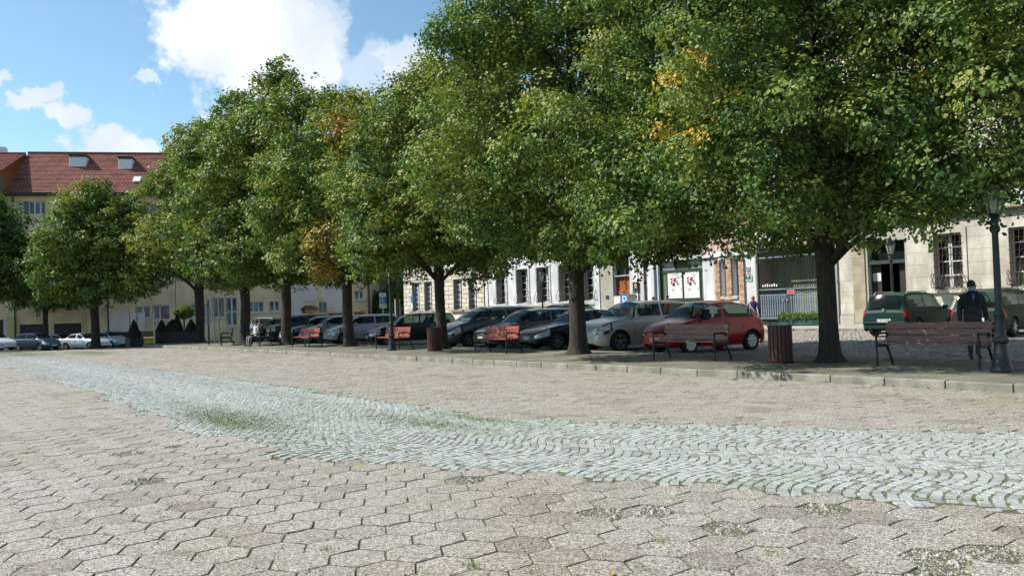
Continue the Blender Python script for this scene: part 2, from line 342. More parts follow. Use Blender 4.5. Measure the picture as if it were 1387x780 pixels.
for k, s0 in enumerate(s_vals):
    tt = tvals + (k % 2) * .05 + rng.normal(0, .006, len(tvals))
    arch = .15 * np.cos(tt * 2 * math.pi / 1.9 + k * .004); dar = -.15 * 2 * math.pi / 1.9 * np.sin(tt * 2 * math.pi / 1.9 + k * .004); cosr.append(1 / np.sqrt(1 + dar * dar))
    ss = np.clip(s0 + arch, 0, L[-1] - .01); X = np.interp(ss, L, pts[:, 0]); Y = np.interp(ss, L, pts[:, 1]); X2 = np.interp(ss + .8, L, pts[:, 0]); Y2 = np.interp(ss + .8, L, pts[:, 1]); X0 = np.interp(ss - .8, L, pts[:, 0]); Y0 = np.interp(ss - .8, L, pts[:, 1])
    th = np.arctan2(Y2 - Y0, X2 - X0); x = X - np.sin(th) * tt; y = Y + np.cos(th) * tt
    sx.append(x); sy.append(y); ang.append(th - np.arctan(dar))
sx, sy, ang, cosr = map(np.concatenate, (sx, sy, ang, cosr)); sx += rng.normal(0, .006, len(sx)); sy += rng.normal(0, .006, len(sy))
ok = (sy < yu(sx) + .3) & (sy > yl(sx) - .3) & (sx < 14) & (sy < -.08) & (sx > -49.8)
from mathutils.kdtree import KDTree
kd = KDTree(N)
for i in range(N): kd.insert((cx[i], cy[i], 0), i)
kd.balance(); near_edge = (sy > yu(sx) - .35) | (sy < yl(sx) + .35)
for i in np.nonzero(ok & near_edge)[0]:
    if kd.find((sx[i], sy[i], 0))[2] < .205: ok[i] = False
rel = np.stack([sx - CAM[0], sy - CAM[1]], 1); fd2 = rel @ FV[:2]; ok &= np.abs(rel @ RV[:2]) < fd2 * .9 + 4
sx, sy, ang, fd2, cosr = sx[ok], sy[ok], ang[ok], fd2[ok], cosr[ok]; N2 = len(sx)
def setts(n, x, y, z, an, l, w_, top=.62):
    b8 = np.array([(-.5, -.5, -.06), (.5, -.5, -.06), (.5, .5, -.06), (-.5, .5, -.06), (-.5, -.5, -.008), (.5, -.5, -.008), (.5, .5, -.008), (-.5, .5, -.008), (-.42, -.42, 0), (.42, -.42, 0), (.42, .42, 0), (-.42, .42, 0)])
    B = np.repeat(b8[None], n, 0); B[:, :, :2] *= 1 + rng.normal(0, .05, (n, 12, 2)); ca, sa = np.cos(an)[:, None], np.sin(an)[:, None]
    X = x[:, None] + B[..., 0] * l[:, None] * ca - B[..., 1] * w_[:, None] * sa; Y = y[:, None] + B[..., 0] * l[:, None] * sa + B[..., 1] * w_[:, None] * ca
    Z = z[:, None] + B[..., 2] * top + rng.normal(0, .001, (n, 12))
    q = [(8, 9, 10, 11)] + [(4 + i, 4 + (i + 1) % 4, 8 + (i + 1) % 4, 8 + i) for i in range(4)] + [(i, (i + 1) % 4, 4 + (i + 1) % 4, 4 + i) for i in range(4)]
    return np.stack([X, Y, Z], -1).reshape(-1, 3), (np.arange(n)[:, None, None] * 12 + np.array(q)[None]).reshape(-1, 4)
zs = np.clip(rng.normal(0, .0015, N2), -.003, .003) + .001; tint2 = np.clip(rng.normal(.55, .32, N2), 0, 1); ln = PIT * cosr - rng.uniform(.006, .013, N2); wd = .098 / cosr - rng.uniform(.010, .018, N2)
order2 = np.argsort(fd2); near2 = [i for i in order2 if inpic(sx[i:i + 1], sy[i:i + 1])[0]][:292]
sv = []
for k in range(12):
    V, Q = setts(1, np.zeros(1), np.zeros(1), np.zeros(1), np.zeros(1), rng.uniform(.078, .088, 1), rng.uniform(.078, .092, 1)); sv.append(npmesh('granite_sett', V, Q, M_SETT, np.full(12, k / 11)))
for i in near2: link('granite_sett', sv[int(tint2[i] * 11.99)], strip, (sx[i], sy[i], zs[i]), (0, 0, float(ang[i])))
rest = np.ones(N2, bool); rest[near2] = False
V, Q = setts(rest.sum(), sx[rest], sy[rest], zs[rest], ang[rest], ln[rest], wd[rest])
tag(link('granite_setts', npmesh('granite_setts', V, Q, M_SETT, np.repeat(tint2[rest], 12)), strip), kind='stuff')

# moss, weeds and grass tufts growing in the joints
M_GRASS, t, b = newmat('joint_grass'); tn = attr(t, 'tint'); t.put(b.inputs['Base Color'], t.ramp(tn, [(0, (.08, .15, .025)), (.6, (.16, .27, .045)), (1, (.29, .33, .08))])); b.inputs['Roughness'].default_value = .7
def blades(P, hmin, hmax, wd_=.004):
    n = len(P); h = rng.uniform(hmin, hmax, n); a = rng.random(n) * 6.283; lean = rng.uniform(.2, 1., n) * h; w2 = rng.uniform(.5, 1.3, n) * wd_
    dx, dy = np.cos(a), np.sin(a); px_, py_ = -dy * w2, dx * w2
    v0 = np.stack([P[:, 0] - px_, P[:, 1] - py_, P[:, 2]], 1); v1 = np.stack([P[:, 0] + px_, P[:, 1] + py_, P[:, 2]], 1)
    v2 = np.stack([P[:, 0] + dx * lean, P[:, 1] + dy * lean, P[:, 2] + h], 1)
    return np.stack([v0, v1, v2], 1).reshape(-1, 3), np.arange(3 * n).reshape(n, 3)
G = []
def patch(px, py, n, r1, r2, jit=1.):
    c_ = gnd(px, py); G.append(np.stack([c_[0] + rng.normal(0, r1, n), c_[1] + rng.normal(0, r2, n), np.full(n, -.012)], 1))
patch(330, 567, 9000, 1.5, .30); patch(300, 572, 4000, .9, .2); patch(585, 574, 5000, .9, .25); patch(650, 568, 2500, .9, .12); patch(420, 560, 2500, 1.2, .4)
patch(237, 605, 160, .05, .05); patch(520, 606, 90, .05, .05); patch(38, 613, 90, .05, .05); patch(30, 480, 16000, 3.0, .8); patch(120, 478, 8000, 2.5, .5); patch(845, 532, 500, .5, .12)
for q in ((235, 640), (370, 600), (620, 625), (300, 588), (445, 745), (640, 765), (720, 775), (890, 733), (1045, 748), (1290, 668), (1320, 676), (1245, 668)): patch(*q, 40, .035, .03)
k = rng.integers(0, len(cx), 20000); wgt = fd[k] < 17; k = k[wgt]; a = rng.integers(0, 6, len(k)) * np.pi / 3 + np.pi / 6
u_ = rng.random(len(k))[:, None]; A = np.stack([np.cos(a), np.sin(a)], 1) * S_HEX; B = np.stack([np.cos(a + np.pi / 3), np.sin(a + np.pi / 3)], 1) * S_HEX
P = np.stack([cx[k], cy[k]], 1) + A * u_ + B * (1 - u_); G.append(np.concatenate([P, np.full((len(P), 1), -.013)], 1))
k = rng.integers(0, N2, 16000); k = k[(fd2[k] < 16)]; P = np.stack([sx[k] + np.cos(ang[k]) * .053, sy[k] + np.sin(ang[k]) * .053], 1) + rng.normal(0, .012, (len(k), 2)); G.append(np.concatenate([P, np.full((len(P), 1), -.012)], 1))
xe = rng.uniform(-30, 5, 9000); ed = np.where(rng.random(9000) < .5, yu(xe) + wob(xe), yl(xe) + wob(xe + 9)) + rng.normal(0, .09, 9000); keep_ = (np.sin(xe * 1.7) + np.sin(xe * .6 + 2) + rng.normal(0, .6, 9000) > .3); G.append(np.stack([xe, ed, np.full(9000, -.010)], 1)[keep_])
G = np.concatenate(G); G = G[(G[:, 0] > -50)]; V, Q = blades(G, .016, .042, .0045)
tag(link('joint_grass', npmesh('joint_grass', V, Q, M_GRASS, np.repeat(rng.random(len(G)), 3))), 'low green grass and moss growing in the paving joints', 'grass', kind='stuff')

# kerb, pavement, road
kerb = struct('kerb', MB().box(-50.1, 30, .13, .16, -.15, .122), M_JOINT)
kv = []
for k in range(6):
    mb = MB().box(0, .988, 0, .15, -.12, .13 + rng.normal(0, .002), bev=.012); kv.append(mb)
kmesh = [mb.build('kerb_stone', M_KERB, kerb) for mb in kv]
for i in range(-50, 9):
    if i < -44: o = kmesh[i + 50]
    else: o = link('kerb_stone', kmesh[i % 6].data, kerb)
    o.location = (i + .04, rng.normal(0, .006), rng.normal(0, .003)); o.rotation_euler = (0, float(rng.normal(0, .002)), float(rng.normal(0, .004)))
pav = struct('pavement', MB().box(-50.1, 30, .152, 4.62, -.1, .128), M_PAVE)
struct('parking_kerb', MB().box(-50.1, 30, 4.622, 4.77, -.12, .10, bev=.01), M_KERB)
road = sheet('road', list(np.linspace(-50.1, 30, 9)), list(np.linspace(4.77, 19.62, 9)), .0, M_JOINT)
gx, gy = np.meshgrid(np.arange(-50, 5, .17), np.arange(4.85, 19.6, .155)); gx = gx + (np.round(gy / .155) % 2) * .08 + rng.normal(0, .012, gx.shape); gx, gy = gx.ravel(), (gy + rng.normal(0, .01, gy.shape)).ravel()
ok = (gx > -18) | (gy < 7.5); gx, gy = gx[ok], gy[ok]
V, Q = setts(len(gx), gx, gy, gz(gx, gy) + .022 + rng.normal(0, .006, len(gx)), rng.normal(0, .06, len(gx)), rng.uniform(.145, .168, len(gx)), rng.uniform(.125, .15, len(gx)), 1.1)
tag(link('road_cobbles', npmesh('road_cobbles', V, Q, M_ROADSTONE, np.repeat(rng.random(len(gx)), 12)), road), kind='stuff')
M_SIDE = mat('sidewalk_slab', (.40, .38, .34), .9, var=.2, scale=1.2, bump=.3, bscale=40, local=False)
fk = struct('far_kerb', MB().box(-54, 30, 19.64, 19.66, -.1, .2), M_JOINT)
fm = MB().box(0, .985, 0, .16, -.15, 0, bev=.012).build('kerb_stone', M_KERB, fk, (-54, 19.6, .235))
for i in range(-53, 2): link('kerb_stone', fm.data, fk, (i, 19.6 + rng.normal(0, .004), .235))
sheet('sidewalk', [-54, 30], [19.765, 22.3], .0, M_SIDE, lambda X, Y: .232 + (Y - 19.77) * .044)

# bare soil round the tree trunks
for X_, Y_, r_ in ((-4.68, 3, .75), (-12.8, 3.05, .8), (-20.4, 3.3, .6), (-27.9, 3.35, .75), (-34.1, 3.1, .7), (-39.3, 2.9, .7)):
    mb = MB(); a_ = np.linspace(0, 2 * math.pi, 25)[:-1]; rr = r_ * (1 + .14 * np.sin(a_ * 3 + X_) + .08 * np.sin(a_ * 7)); mb.add([(X_ + q * math.cos(a), Y_ + q * math.sin(a), .1325) for q, a in zip(rr, a_)], [tuple(range(24))]); mb.build('soil_patch', M_JOINT, pav)
# ------------------------------------------------------------------ buildings
class Fac:
    """a facade plane: local x along it, y into the building, z up"""
    def __init__(s, name, label, origin, ang, cat='building', group=None):
        s.o = np.array(origin[:2], float); s.e = np.array([math.cos(ang), math.sin(ang)]); s.n = np.array([-s.e[1], s.e[0]]); s.ang = ang
        s.root = thing(name, label, cat, (*s.o, 0), ang, group)
    def P(s, px, py):
        d = ray(px, py); k = ((s.o - CAM[:2]) @ s.n) / (d[:2] @ s.n); p = CAM + d * k; return float((p[:2] - s.o) @ s.e), float(p[2])
    def X(s, px, py=430): return s.P(px, py)[0]
    def R(s, x0, x1, y0, y1):
        a = s.P((x0 + x1) / 2, y1)[1]; b_ = s.P((x0 + x1) / 2, y0)[1]; return (s.P(x0, (y0 + y1) / 2)[0], s.P(x1, (y0 + y1) / 2)[0], a, b_)
def wall_holes(mb, x0, x1, z0, z1, holes, y=0., depth=.25, mi=0):
    xs = sorted({x0, x1, *[min(max(h[0], x0), x1) for h in holes], *[min(max(h[1], x0), x1) for h in holes]}); zs = sorted({z0, z1, *[min(max(h[2], z0), z1) for h in holes], *[min(max(h[3], z0), z1) for h in holes]})
    for a, b_ in zip(xs, xs[1:]):
        for c_, d in zip(zs, zs[1:]):
            mx, mz = (a + b_) / 2, (c_ + d) / 2
            if any(h[0] < mx < h[1] and h[2] < mz < h[3] for h in holes): continue
            mb.add([(a, y, c_), (b_, y, c_), (b_, y, d), (a, y, d)], [(0, 1, 2, 3)], mi)
    for h in holes:
        a, b_, c_, d = h; Y = y + depth
        mb.add([(a, y, c_), (a, Y, c_), (a, Y, d), (a, y, d)], [(0, 1, 2, 3)], mi); mb.add([(b_, y, c_), (b_, y, d), (b_, Y, d), (b_, Y, c_)], [(0, 1, 2, 3)], mi)
        mb.add([(a, y, c_), (b_, y, c_), (b_, Y, c_), (a, Y, c_)], [(0, 1, 2, 3)], mi); mb.add([(a, y, d), (a, Y, d), (b_, Y, d), (b_, y, d)], [(0, 1, 2, 3)], mi)
    return mb
def shell(x0, x1, z0, z1, holes, depth=9., reveal=.25):
    mb = wall_holes(MB(), x0, x1, z0, z1, holes, 0, reveal); d = depth
    mb.add([(x0, 0, z0), (x0, d, z0), (x0, d, z1), (x0, 0, z1), (x1, 0, z0), (x1, d, z0), (x1, d, z1), (x1, 0, z1)], [(0, 3, 2, 1), (4, 5, 6, 7), (1, 2, 6, 5), (3, 7, 6, 2)]); return mb
M_GLASS, t, b = newmat('window_glass'); b.inputs['Base Color'].default_value = (.012, .016, .018, 1); b.inputs['Roughness'].default_value = .06
bn = t.new('ShaderNodeBump'); bn.inputs['Strength'].default_value = .05; t.l.new(t.noise(3, 2, obco(t)), bn.inputs['Height']); t.l.new(bn.outputs[0], b.inputs['Normal'])
M_GLASSB = mat('blue_window_glass', (.06, .085, .11), .08, var=.5, scale=1.5)
M_NET = mat('net_curtain_glass', (.20, .24, .25), .15, var=.55, scale=2.5)
M_WFRAME = mat('white_window_frame', (.62, .63, .62), .5, var=.1)
M_GFRAME = mat('dark_green_frame', (.035, .06, .05), .5, var=.2)
M_IRON = mat('wrought_iron', (.022, .021, .020), .55, metal=.3, var=.4, scale=12)
M_RUST = mat('rusty_iron', (.14, .060, .035), .7, var=.5, scale=9)
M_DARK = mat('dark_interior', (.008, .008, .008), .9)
def window(fc, R, y=.2, frame=None, glass=None, nx=2, nz=3, fw=.06, bw=.035, panes=True, name='window'):
    x0, x1, z0, z1 = R; frame = frame or M_WFRAME; glass = glass or M_GLASS
    mb = MB(); e = .012
    mb.box(x0 + e, x0 + fw, y, y + .07, z0 + e, z1 - e).box(x1 - fw, x1 - e, y, y + .07, z0 + e, z1 - e).box(x0 + fw, x1 - fw, y, y + .07, z0 + e, z0 + fw).box(x0 + fw, x1 - fw, y, y + .07, z1 - fw, z1 - e)
    for i in range(1, nx): q = x0 + (x1 - x0) * i / nx; wv = fw * .8 if (nx % 2 == 0 and i == nx // 2) else bw * .5; mb.box(q - wv, q + wv, y + .004, y + .066, z0 + fw, z1 - fw)
    for i in range(1, nz): q = z0 + (z1 - z0) * i / nz; mb.box(x0 + fw, x1 - fw, y + .008, y + .060, q - bw / 2, q + bw / 2)
    o = mb.build(name, frame, fc.root)
    if panes:
        for i in range(nx):
            for j in range(nz):
                a, b_ = x0 + (x1 - x0) * i / nx + .01, x0 + (x1 - x0) * (i + 1) / nx - .01; c_, d = z0 + (z1 - z0) * j / nz + .01, z0 + (z1 - z0) * (j + 1) / nz - .01
                MB().box(a + .01, b_ - .01, y + .03, y + .036, c_ + .01, d - .01).build('pane', glass, o, rot=(random.uniform(-.004, .004), 0, 0))
    else: MB().box(x0 + fw * .6, x1 - fw * .6, y + .03, y + .036, z0 + fw * .6, z1 - fw * .6).build('pane', glass, o)
    return o
def blocks(fc, x0, x1, z0, z1, holes, ch, length, m, name='stone_block', proud=.02, gap=.012, bev=.01, limit=290, parent=None):
    zs = list(np.arange(z0, z1 - ch * .4, ch)) + [z1]
    for h in holes:
        for q in (h[2], h[3]):
            if z0 < q < z1:
                k = int(np.argmin([abs(q - a) for a in zs]))
                if abs(zs[k] - q) < ch * .36 and 0 < k < len(zs) - 1: zs[k] = q
                else: zs.append(q); zs.sort()
    n = 0
    for r_, (a, b_) in enumerate(zip(zs, zs[1:])):
        iv = [(x0, x1)]
        for h in holes:
            if h[2] < (a + b_) / 2 < h[3]:
                nv = []
                for p, q in iv:
                    if h[1] <= p or h[0] >= q: nv.append((p, q)); continue
                    if h[0] > p: nv.append((p, h[0]))
                    if h[1] < q: nv.append((h[1], q))
                iv = nv
        for p, q in iv:
            cuts = [p] + [c_ for c_ in np.arange(x0 + (r_ % 2) * length / 2, x1, length) if p + length * .28 < c_ < q - length * .28] + [q]
            for c_, d in zip(cuts, cuts[1:]):
                if d - c_ < .05 or n >= limit: continue
                pr = proud + random.uniform(-.003, .003); g = gap / 2
                MB().box(c_ + g, d - g, -pr, .02, a + g, b_ - g, bev=bev).build(name, m, parent or fc.root); n += 1
FY = 22.0
# --- rusticated stone-faced building
M_RUSTIC = mat('rusticated_stone', (.66, .61, .52), .85, var=.22, scale=1.6, bump=.35, bscale=14)
M_MORTAR = mat('recessed_joint', (.33, .29, .23), .95, var=.2)
fa = Fac('rusticated_building', 'pale rusticated stone building with tall narrow windows at street corner', (-48.3, FY), 0.)
x0, x1 = fa.X(548), fa.X(657.5)
ha = [fa.R(559, 568.5, 383, 421), fa.R(575.5, 585.5, 382, 421), fa.R(615, 626, 380, 420), fa.R(635.5, 646, 379, 420)]
zt_ = ha[1][3]; zb_ = ha[1][2]; ha = [(h[0], h[1], zb_, zt_) for h in ha]
shell(x0, x1, -.5, 13.2, ha, 11, .3).build('wall', M_MORTAR, fa.root)
blocks(fa, x0, x1, zb_ - .2, 5.35, ha, .34, .95, M_RUSTIC, gap=.035, proud=.04, bev=.018, limit=240)
MB().box(x0, x1, -.05, .02, .2, zb_ - .22).build('plinth', M_RUSTIC, fa.root)
MB().box(x0 - .05, x1 + .0, -.16, .02, 5.38, 5.6).build('cornice', M_RUSTIC, fa.root); MB().box(x0 - .002, x1 - .002, -.03, .01, 5.61, 13.0).build('upper_wall_plaster', M_RUSTIC, fa.root).location.y = 0.0
for h in ha:
    window(fa, h, .2, M_WFRAME, M_GLASSB, 2, 6, .07, .03, panes=False)
    MB().box(h[0] - .28, h[1] + .28, -.24, -.045, h[2] - .13, h[2] - .02, bev=.015).build('sill', M_MORTAR, fa.root)
    g = MB()
    for k in range(6): xx = h[0] + (h[1] - h[0]) * (k + .5) / 6; g.tube([(xx, -.045, h[2]), (xx, -.15, h[2] + .25), (xx, -.06, h[2] + .62)], .012, 5)
    g.tube([(h[0], -.06, h[2] + .62), (h[1], -.06, h[2] + .62)], .014, 5); g.build('window_guard', M_IRON, fa.root)
MB().box(x0, x1, 0, 11, 13.2, 13.6).build('roof', M_MORTAR, fa.root)
# red framed notice on its end
M_RED = mat('red_enamel', (.45, .03, .045), .5, var=.1); M_WHITE = mat('white_panel', (.74, .75, .76), .5, var=.06); M_BLACK = mat('black_print', (.02, .02, .025), .6)
M_GREY = mat('grey_print', (.25, .27, .3), .6)
R = fa.R(648, 658.5, 367, 378.5)
sg = thing('notice_board', 'white notice board in a red frame on the rusticated stone corner', 'notice board', (fa.o[0] + (R[0] + R[1]) / 2, FY - .1, R[2]))
hw, hh = (R[1] - R[0]) / 2, R[3] - R[2]
MB().box(-hw, hw, -.03, 0.03, 0, hh).build('frame', M_RED, sg); MB().box(-hw + .13, hw - .13, -.036, -.031, .12, hh - .05).build('board', M_WHITE, sg)
MB().prism([(-.12, .42), (.08, .38), (.02, .62), (-.05, .66)], -.040, -.037).prism([(.14, .40), (.24, .40), (.2, .52)], -.040, -.037).box(-.2, .25, -.040, -.037, .27, .31).build('print', M_BLACK, sg)
# --- white building with five grilled windows and the orange door
M_BWHITE = mat('white_stucco', (.70, .71, .735), .85, var=.26, scale=1.3, bump=.3, bscale=18, aniso=(1.6, 1.6, .35))
M_BGREY = mat('grey_stucco', (.40, .385, .335), .85, var=.18, scale=1.4, bump=.2, bscale=25)
M_SAND = mat('sandy_reveal', (.38, .34, .27), .85, var=.2, scale=2)
fb = Fac('white_building', 'white stuccoed building with five tall grilled windows and orange double door', (-35.5, FY), 0.)
x0, x1 = x1 + fa.o[0] - fb.o[0] + .02, fb.X(878)
z0b, z1b = fb.P(720, 410)[1], fb.P(735, 362)[1] 
hb = [(fb.X(a, 395), fb.X(c_, 395), z0b, z1b) for a, c_ in ((673, 685.5), (700.5, 716), (728, 744.5), (758, 775), (789.5, 808.5))]
dr = fb.R(832.5, 856, 374, 428); dr = (dr[0], dr[1], .33, dr[3]); tr = (dr[0], dr[1], dr[3] + .05, dr[3] + 1.3)
up_b = [(x0 + .9 + i * 2.6, x0 + 2.1 + i * 2.6, z, z + 2.1) for i in range(5) for z in (6.6, 10.0)]
shell(x0, x1, -.5, 13.6, hb + [dr, tr] + up_b, 11, .42).build('wall', M_BWHITE, fb.root)
for h in hb:
    window(fb, h, .36, M_WFRAME, M_GLASS, 2, 5, .09, .05, panes=True)
    MB().box(h[0] + .001, h[0] + .02, .002, .36, h[2], h[3]).build('reveal', M_SAND, fb.root); MB().box(h[1] - .02, h[1] - .001, .002, .36, h[2], h[3]).build('reveal', M_SAND, fb.root)
    f_ = MB(); w_ = .14
    f_.box(h[0] - w_, h[0] - .01, -.05, -.003, h[2], h[3] + w_).box(h[1] + .01, h[1] + w_, -.05, -.003, h[2], h[3] + w_).box(h[0] - .01, h[1] + .01, -.05, -.003, h[3] + .01, h[3] + w_); f_.build('window_surround', M_BWHITE, fb.root)
    g = MB(); n_ = 6
    for k in range(n_ + 1):
        xx = h[0] - .05 + (h[1] - h[0] + .1) * k / n_; g.tube([(xx, -.03, h[2] + .02), (xx, -.24, h[2] + .06), (xx, -.30, h[2] + .22), (xx, -.2, h[2] + .45), (xx, -.08, h[2] + .75)], .013, 5)
        if k < n_: g.tube([(xx, -.06, h[2] + .75), (xx, -.06, h[3])], .009, 4)
    for zz, yy in ((h[2] + .22, -.30), (h[2] + .75, -.08), (h[2] + 1.5, -.06)): g.tube([(h[0] - .06, yy, zz), (h[1] + .06, yy, zz)], .014, 5)
    for sx_ in (h[0] - .06, h[1] + .06):
        g.tube([(sx_, -.15 + .13 * math.cos(a), h[2] + .24 + .2 * math.sin(a)) for a in np.linspace(0, 6.28, 12)], .012, 4)
    g.build('window_grille', M_IRON, fb.root)
zl = z0b - .16
MB().box(x0, fb.X(814), -.13, -.002, zl - .16, zl, bev=.03).build('sill_band', M_SAND, fb.root)
MB().box(x0, fb.X(814), -.06, -.002, zl - .32, zl - .17).build('sill_moulding', M_BWHITE, fb.root)
mb = MB()
for i in range(5): a = x0 + .25 + i * 2.45; mb.box(a, a + 2.1, -.035, -.002, .55, zl - .5, bev=.012)
mb.build('plinth_panel', M_BWHITE, fb.root)
MB().box(fb.X(808.5), fb.X(815.5), -.14, -.003, .3, 5.6).build('pilaster', M_BWHITE, fb.root)
MB().box(fb.X(816), dr[0] - .02, -.09, -.003, .3, 5.6).build('door_pier', M_BGREY, fb.root)
MB().box(fb.X(857), fb.X(868), -.16, -.003, .3, 5.6).build('pilaster', M_BWHITE, fb.root)
MB().box(fb.X(868.8), fb.X(875.6), -.12, -.003, .3, 5.6).build('pilaster', M_BWHITE, fb.root)
MB().box(x0, x1, -.2, 0, 5.65, 5.95).build('cornice', M_BWHITE, fb.root)
MB().box(x0, x1, 0, 11, 13.6, 14).build('roof', M_SAND, fb.root)
M_DOOR = mat('orange_varnished_wood', (.36, .115, .035), .45, var=.35, scale=4, aniso=(6, 6, .6))
door = thing('x', '', '') if False else None
d0 = MB().box(dr[0] + .01, dr[1] - .01, .2, .28, dr[2], dr[3] - .005); d0.box(dr[0] + .01, dr[1] - .01, .15, .2, dr[3] - .16, dr[3] - .005)
do = d0.build('door', M_DOOR, fb.root)
for s_ in (0, 1):
    a = dr[0] + .06 + s_ * (dr[1] - dr[0] - .06) / 2; b_ = a + (dr[1] - dr[0]) / 2 - .09
    for c_, d in ((.1, .55), (.65, 1.6), (1.7, 2.15)): MB().box(a + .06, b_ - .06, .165, .205, dr[2] + c_, min(dr[2] + d, dr[3] - .22), bev=.018).build('door_panel', M_DOOR, do)
    MB().box(a, a + .045, .155, .202, dr[2] + .05, dr[3] - .18).build('door_stile', M_DOOR, do)
MB().tube([((dr[0] + dr[1]) / 2 + .1, .12, dr[2] + 1.05), ((dr[0] + dr[1]) / 2 + .1, .2, dr[2] + 1.05)], .03, 8).build('handle', M_IRON, do)
window(fb, tr, .25, M_GFRAME, M_GLASS, 2, 1, .07, panes=False, name='transom_window')
MB().box(fb.X(823.5), fb.X(827), -.13, -.092, fb.P(825, 404.5)[1], fb.P(825, 400)[1]).build('intercom', M_BLACK, fb.root)
for h in up_b: window(fb, h, .2, M_WFRAME, M_GLASS, 2, 3, panes=False)
# plaque, lower plaque and frame
M_PLQ = mat('black_glass_plaque', (.02, .028, .024), .15); M_GOLD = mat('gold_emblem', (.55, .45, .2), .4)
R = fb.R(860, 868, 382, 393); pq = thing('plaque', 'black plaque with gold oval emblem on white pilaster beside orange door', 'plaque', (fb.o[0] + (R[0] + R[1]) / 2, FY - .17, R[2])); hw, hh = (R[1] - R[0]) / 2, R[3] - R[2]
MB().box(-hw, hw, -.02, .008, 0, hh).build('board', M_PLQ, pq); MB().ell((0, -.024, hh * .55), (.10, .012, .15), 12, 6).build('emblem', M_GOLD, pq)
MB().box(-.15, .15, -.024, -.021, .09, .115).build('lettering', M_GREY, pq)
R = fb.R(860, 868, 394, 396.5); pq = thing('plaque', 'narrow black nameplate below the emblem plaque beside orange door', 'plaque', (fb.o[0] + (R[0] + R[1]) / 2, FY - .17, R[2])); MB().box(-.25, .25, -.02, .008, 0, R[3] - R[2]).build('board', M_PLQ, pq); MB().box(-.18, .18, -.024, -.021, .04, .07).build('lettering', M_GREY, pq)
R = fb.R(861, 867, 398, 406); pq = thing('display_case', 'small framed grey display case under the black plaques', 'display case', (fb.o[0] + (R[0] + R[1]) / 2, FY - .17, R[2])); hw, hh = .2, R[3] - R[2]
MB().box(-hw, hw, -.05, .008, 0, hh).build('case', M_WHITE, pq); MB().box(-hw + .06, hw - .06, -.054, -.051, .06, hh - .06).build('glass', M_GLASSB, pq)
def pipe(px, label, m, z1=5.6, y=-.2, r_=.05):
    X = fac(px, 400, FY)[0]; p = thing('drainpipe', label, 'drainpipe', (X, FY + y, .3)); MB().tube([(0, 0, 0), (0, 0, z1 - .3)], r_, 8).build('pipe', m, p); mb = MB()
    for zz in (.6, 2.2, 3.8): mb.tube([(0, 0, zz), (0, 0, zz + .06)], r_ * 1.35, 8)
    mb.build('bracket', m, p)
M_PIPE = mat('dark_red_pipe', (.10, .05, .045), .5, var=.3); M_PIPE2 = mat('rust_brown_pipe', (.24, .12, .07), .6, var=.3)
pipe(877.3, 'dark red drainpipe between the orange door and the shop window', M_PIPE)
pipe(659.2, 'rust brown drainpipe where the rusticated and white facades meet', M_PIPE2)
# --- shop building with posters and brick framed windows
M_SHOP = mat('white_painted_wall', (.72, .74, .755), .8, var=.22, scale=1.2, bump=.2, aniso=(1.8, 1.8, .35))
M_PEACH = mat('peach_plaster', (.58, .42, .34), .85, var=.2, scale=1.5)
fc = Fac('shop_building', 'white shop building with poster window and two brick framed windows', (-23.3, FY), 0.)
x0, x1 = x1 + fb.o[0] - fc.o[0] + .02, fc.X(1025.5)
sh = fc.R(891.5, 952.5, 343, 427); sh = (sh[0], sh[1], .9, sh[3])
bw_ = [fc.R(977.5, 984, 352, 401), fc.R(993.5, 1001, 351, 401)]; bz0, bz1 = bw_[0][2], bw_[0][3]; bw_ = [(h[0], h[1], bz0, bz1) for h in bw_]
up_c = [(x0 + .9 + i * 2.4, x0 + 2.1 + i * 2.4, z, z + 1.9) for i in range(3) for z in (6.0, 9.4)]
zc = fc.P(980, 347)[1]
shell(x0, x1, -.5, zc + .05, [sh] + bw_, 10, .5).build('wall', M_SHOP, fc.root)
wall_holes(MB(), x0, x1, zc + .052, 13.4, up_c, .0, .3).build('upper_wall', M_PEACH, fc.root); MB().box(x0, x1, .3, 10, zc + .06, 13.4).build('upper_block', M_PEACH, fc.root)
MB().box(x0, x1, -.12, -.002, zc - .02, zc + .22).build('string_course', M_SHOP, fc.root)
for h in up_c: window(fc, h, .15, M_WFRAME, M_GLASS, 2, 2, panes=False)
MB().box(fc.X(880), fc.X(889.5), -.14, -.003, .3, zc - .03).build('pillar', M_SHOP, fc.root); MB().box(x0, x1, -.01, 10, 13.42, 13.8).build('roof', M_PEACH, fc.root)
# shop window
M_SHOPGL = mat('green_curtain_glass', (.15, .20, .13), .12, var=.45, scale=3, aniso=(8, 1, .3)); M_LEADGL = mat('frosted_glass', (.40, .50, .50), .2, var=.2)
M_PANEL = mat('grey_green_panel', (.15, .18, .155), .55, var=.15)
zr = fc.P(920, 369)[1]; zp = fc.P(920, 404.5)[1]; mb = MB(); a, b_ = sh[0], sh[1]
mb.box(a + .01, a + .12, .18, .28, sh[2], sh[3] - .01).box(b_ - .10, b_ - .01, .18, .28, sh[2], sh[3] - .01).box(a + .12, b_ - .1, .17, .285, zr, zr + .16).box(a + .12, b_ - .1, .17, .285, zp - .12, zp)
for px in (901, 923.5, 946): q = fc.X(px, 388); mb.box(q - .04, q + .04, .185, .275, zp, zr)
for px in (912, 932): q = fc.X(px, 355); mb.box(q - .05, q + .05, .185, .275, zr + .16, sh[3] - .02)
wf = mb.build('shop_window', M_GFRAME, fc.root)
for p0, p1 in ((893, 901), (901, 923.5), (923.5, 946), (946, 952)): MB().box(fc.X(p0, 388) + .05, fc.X(p1, 388) - .05, .22, .228, zp, zr).build('pane', M_SHOPGL, wf)
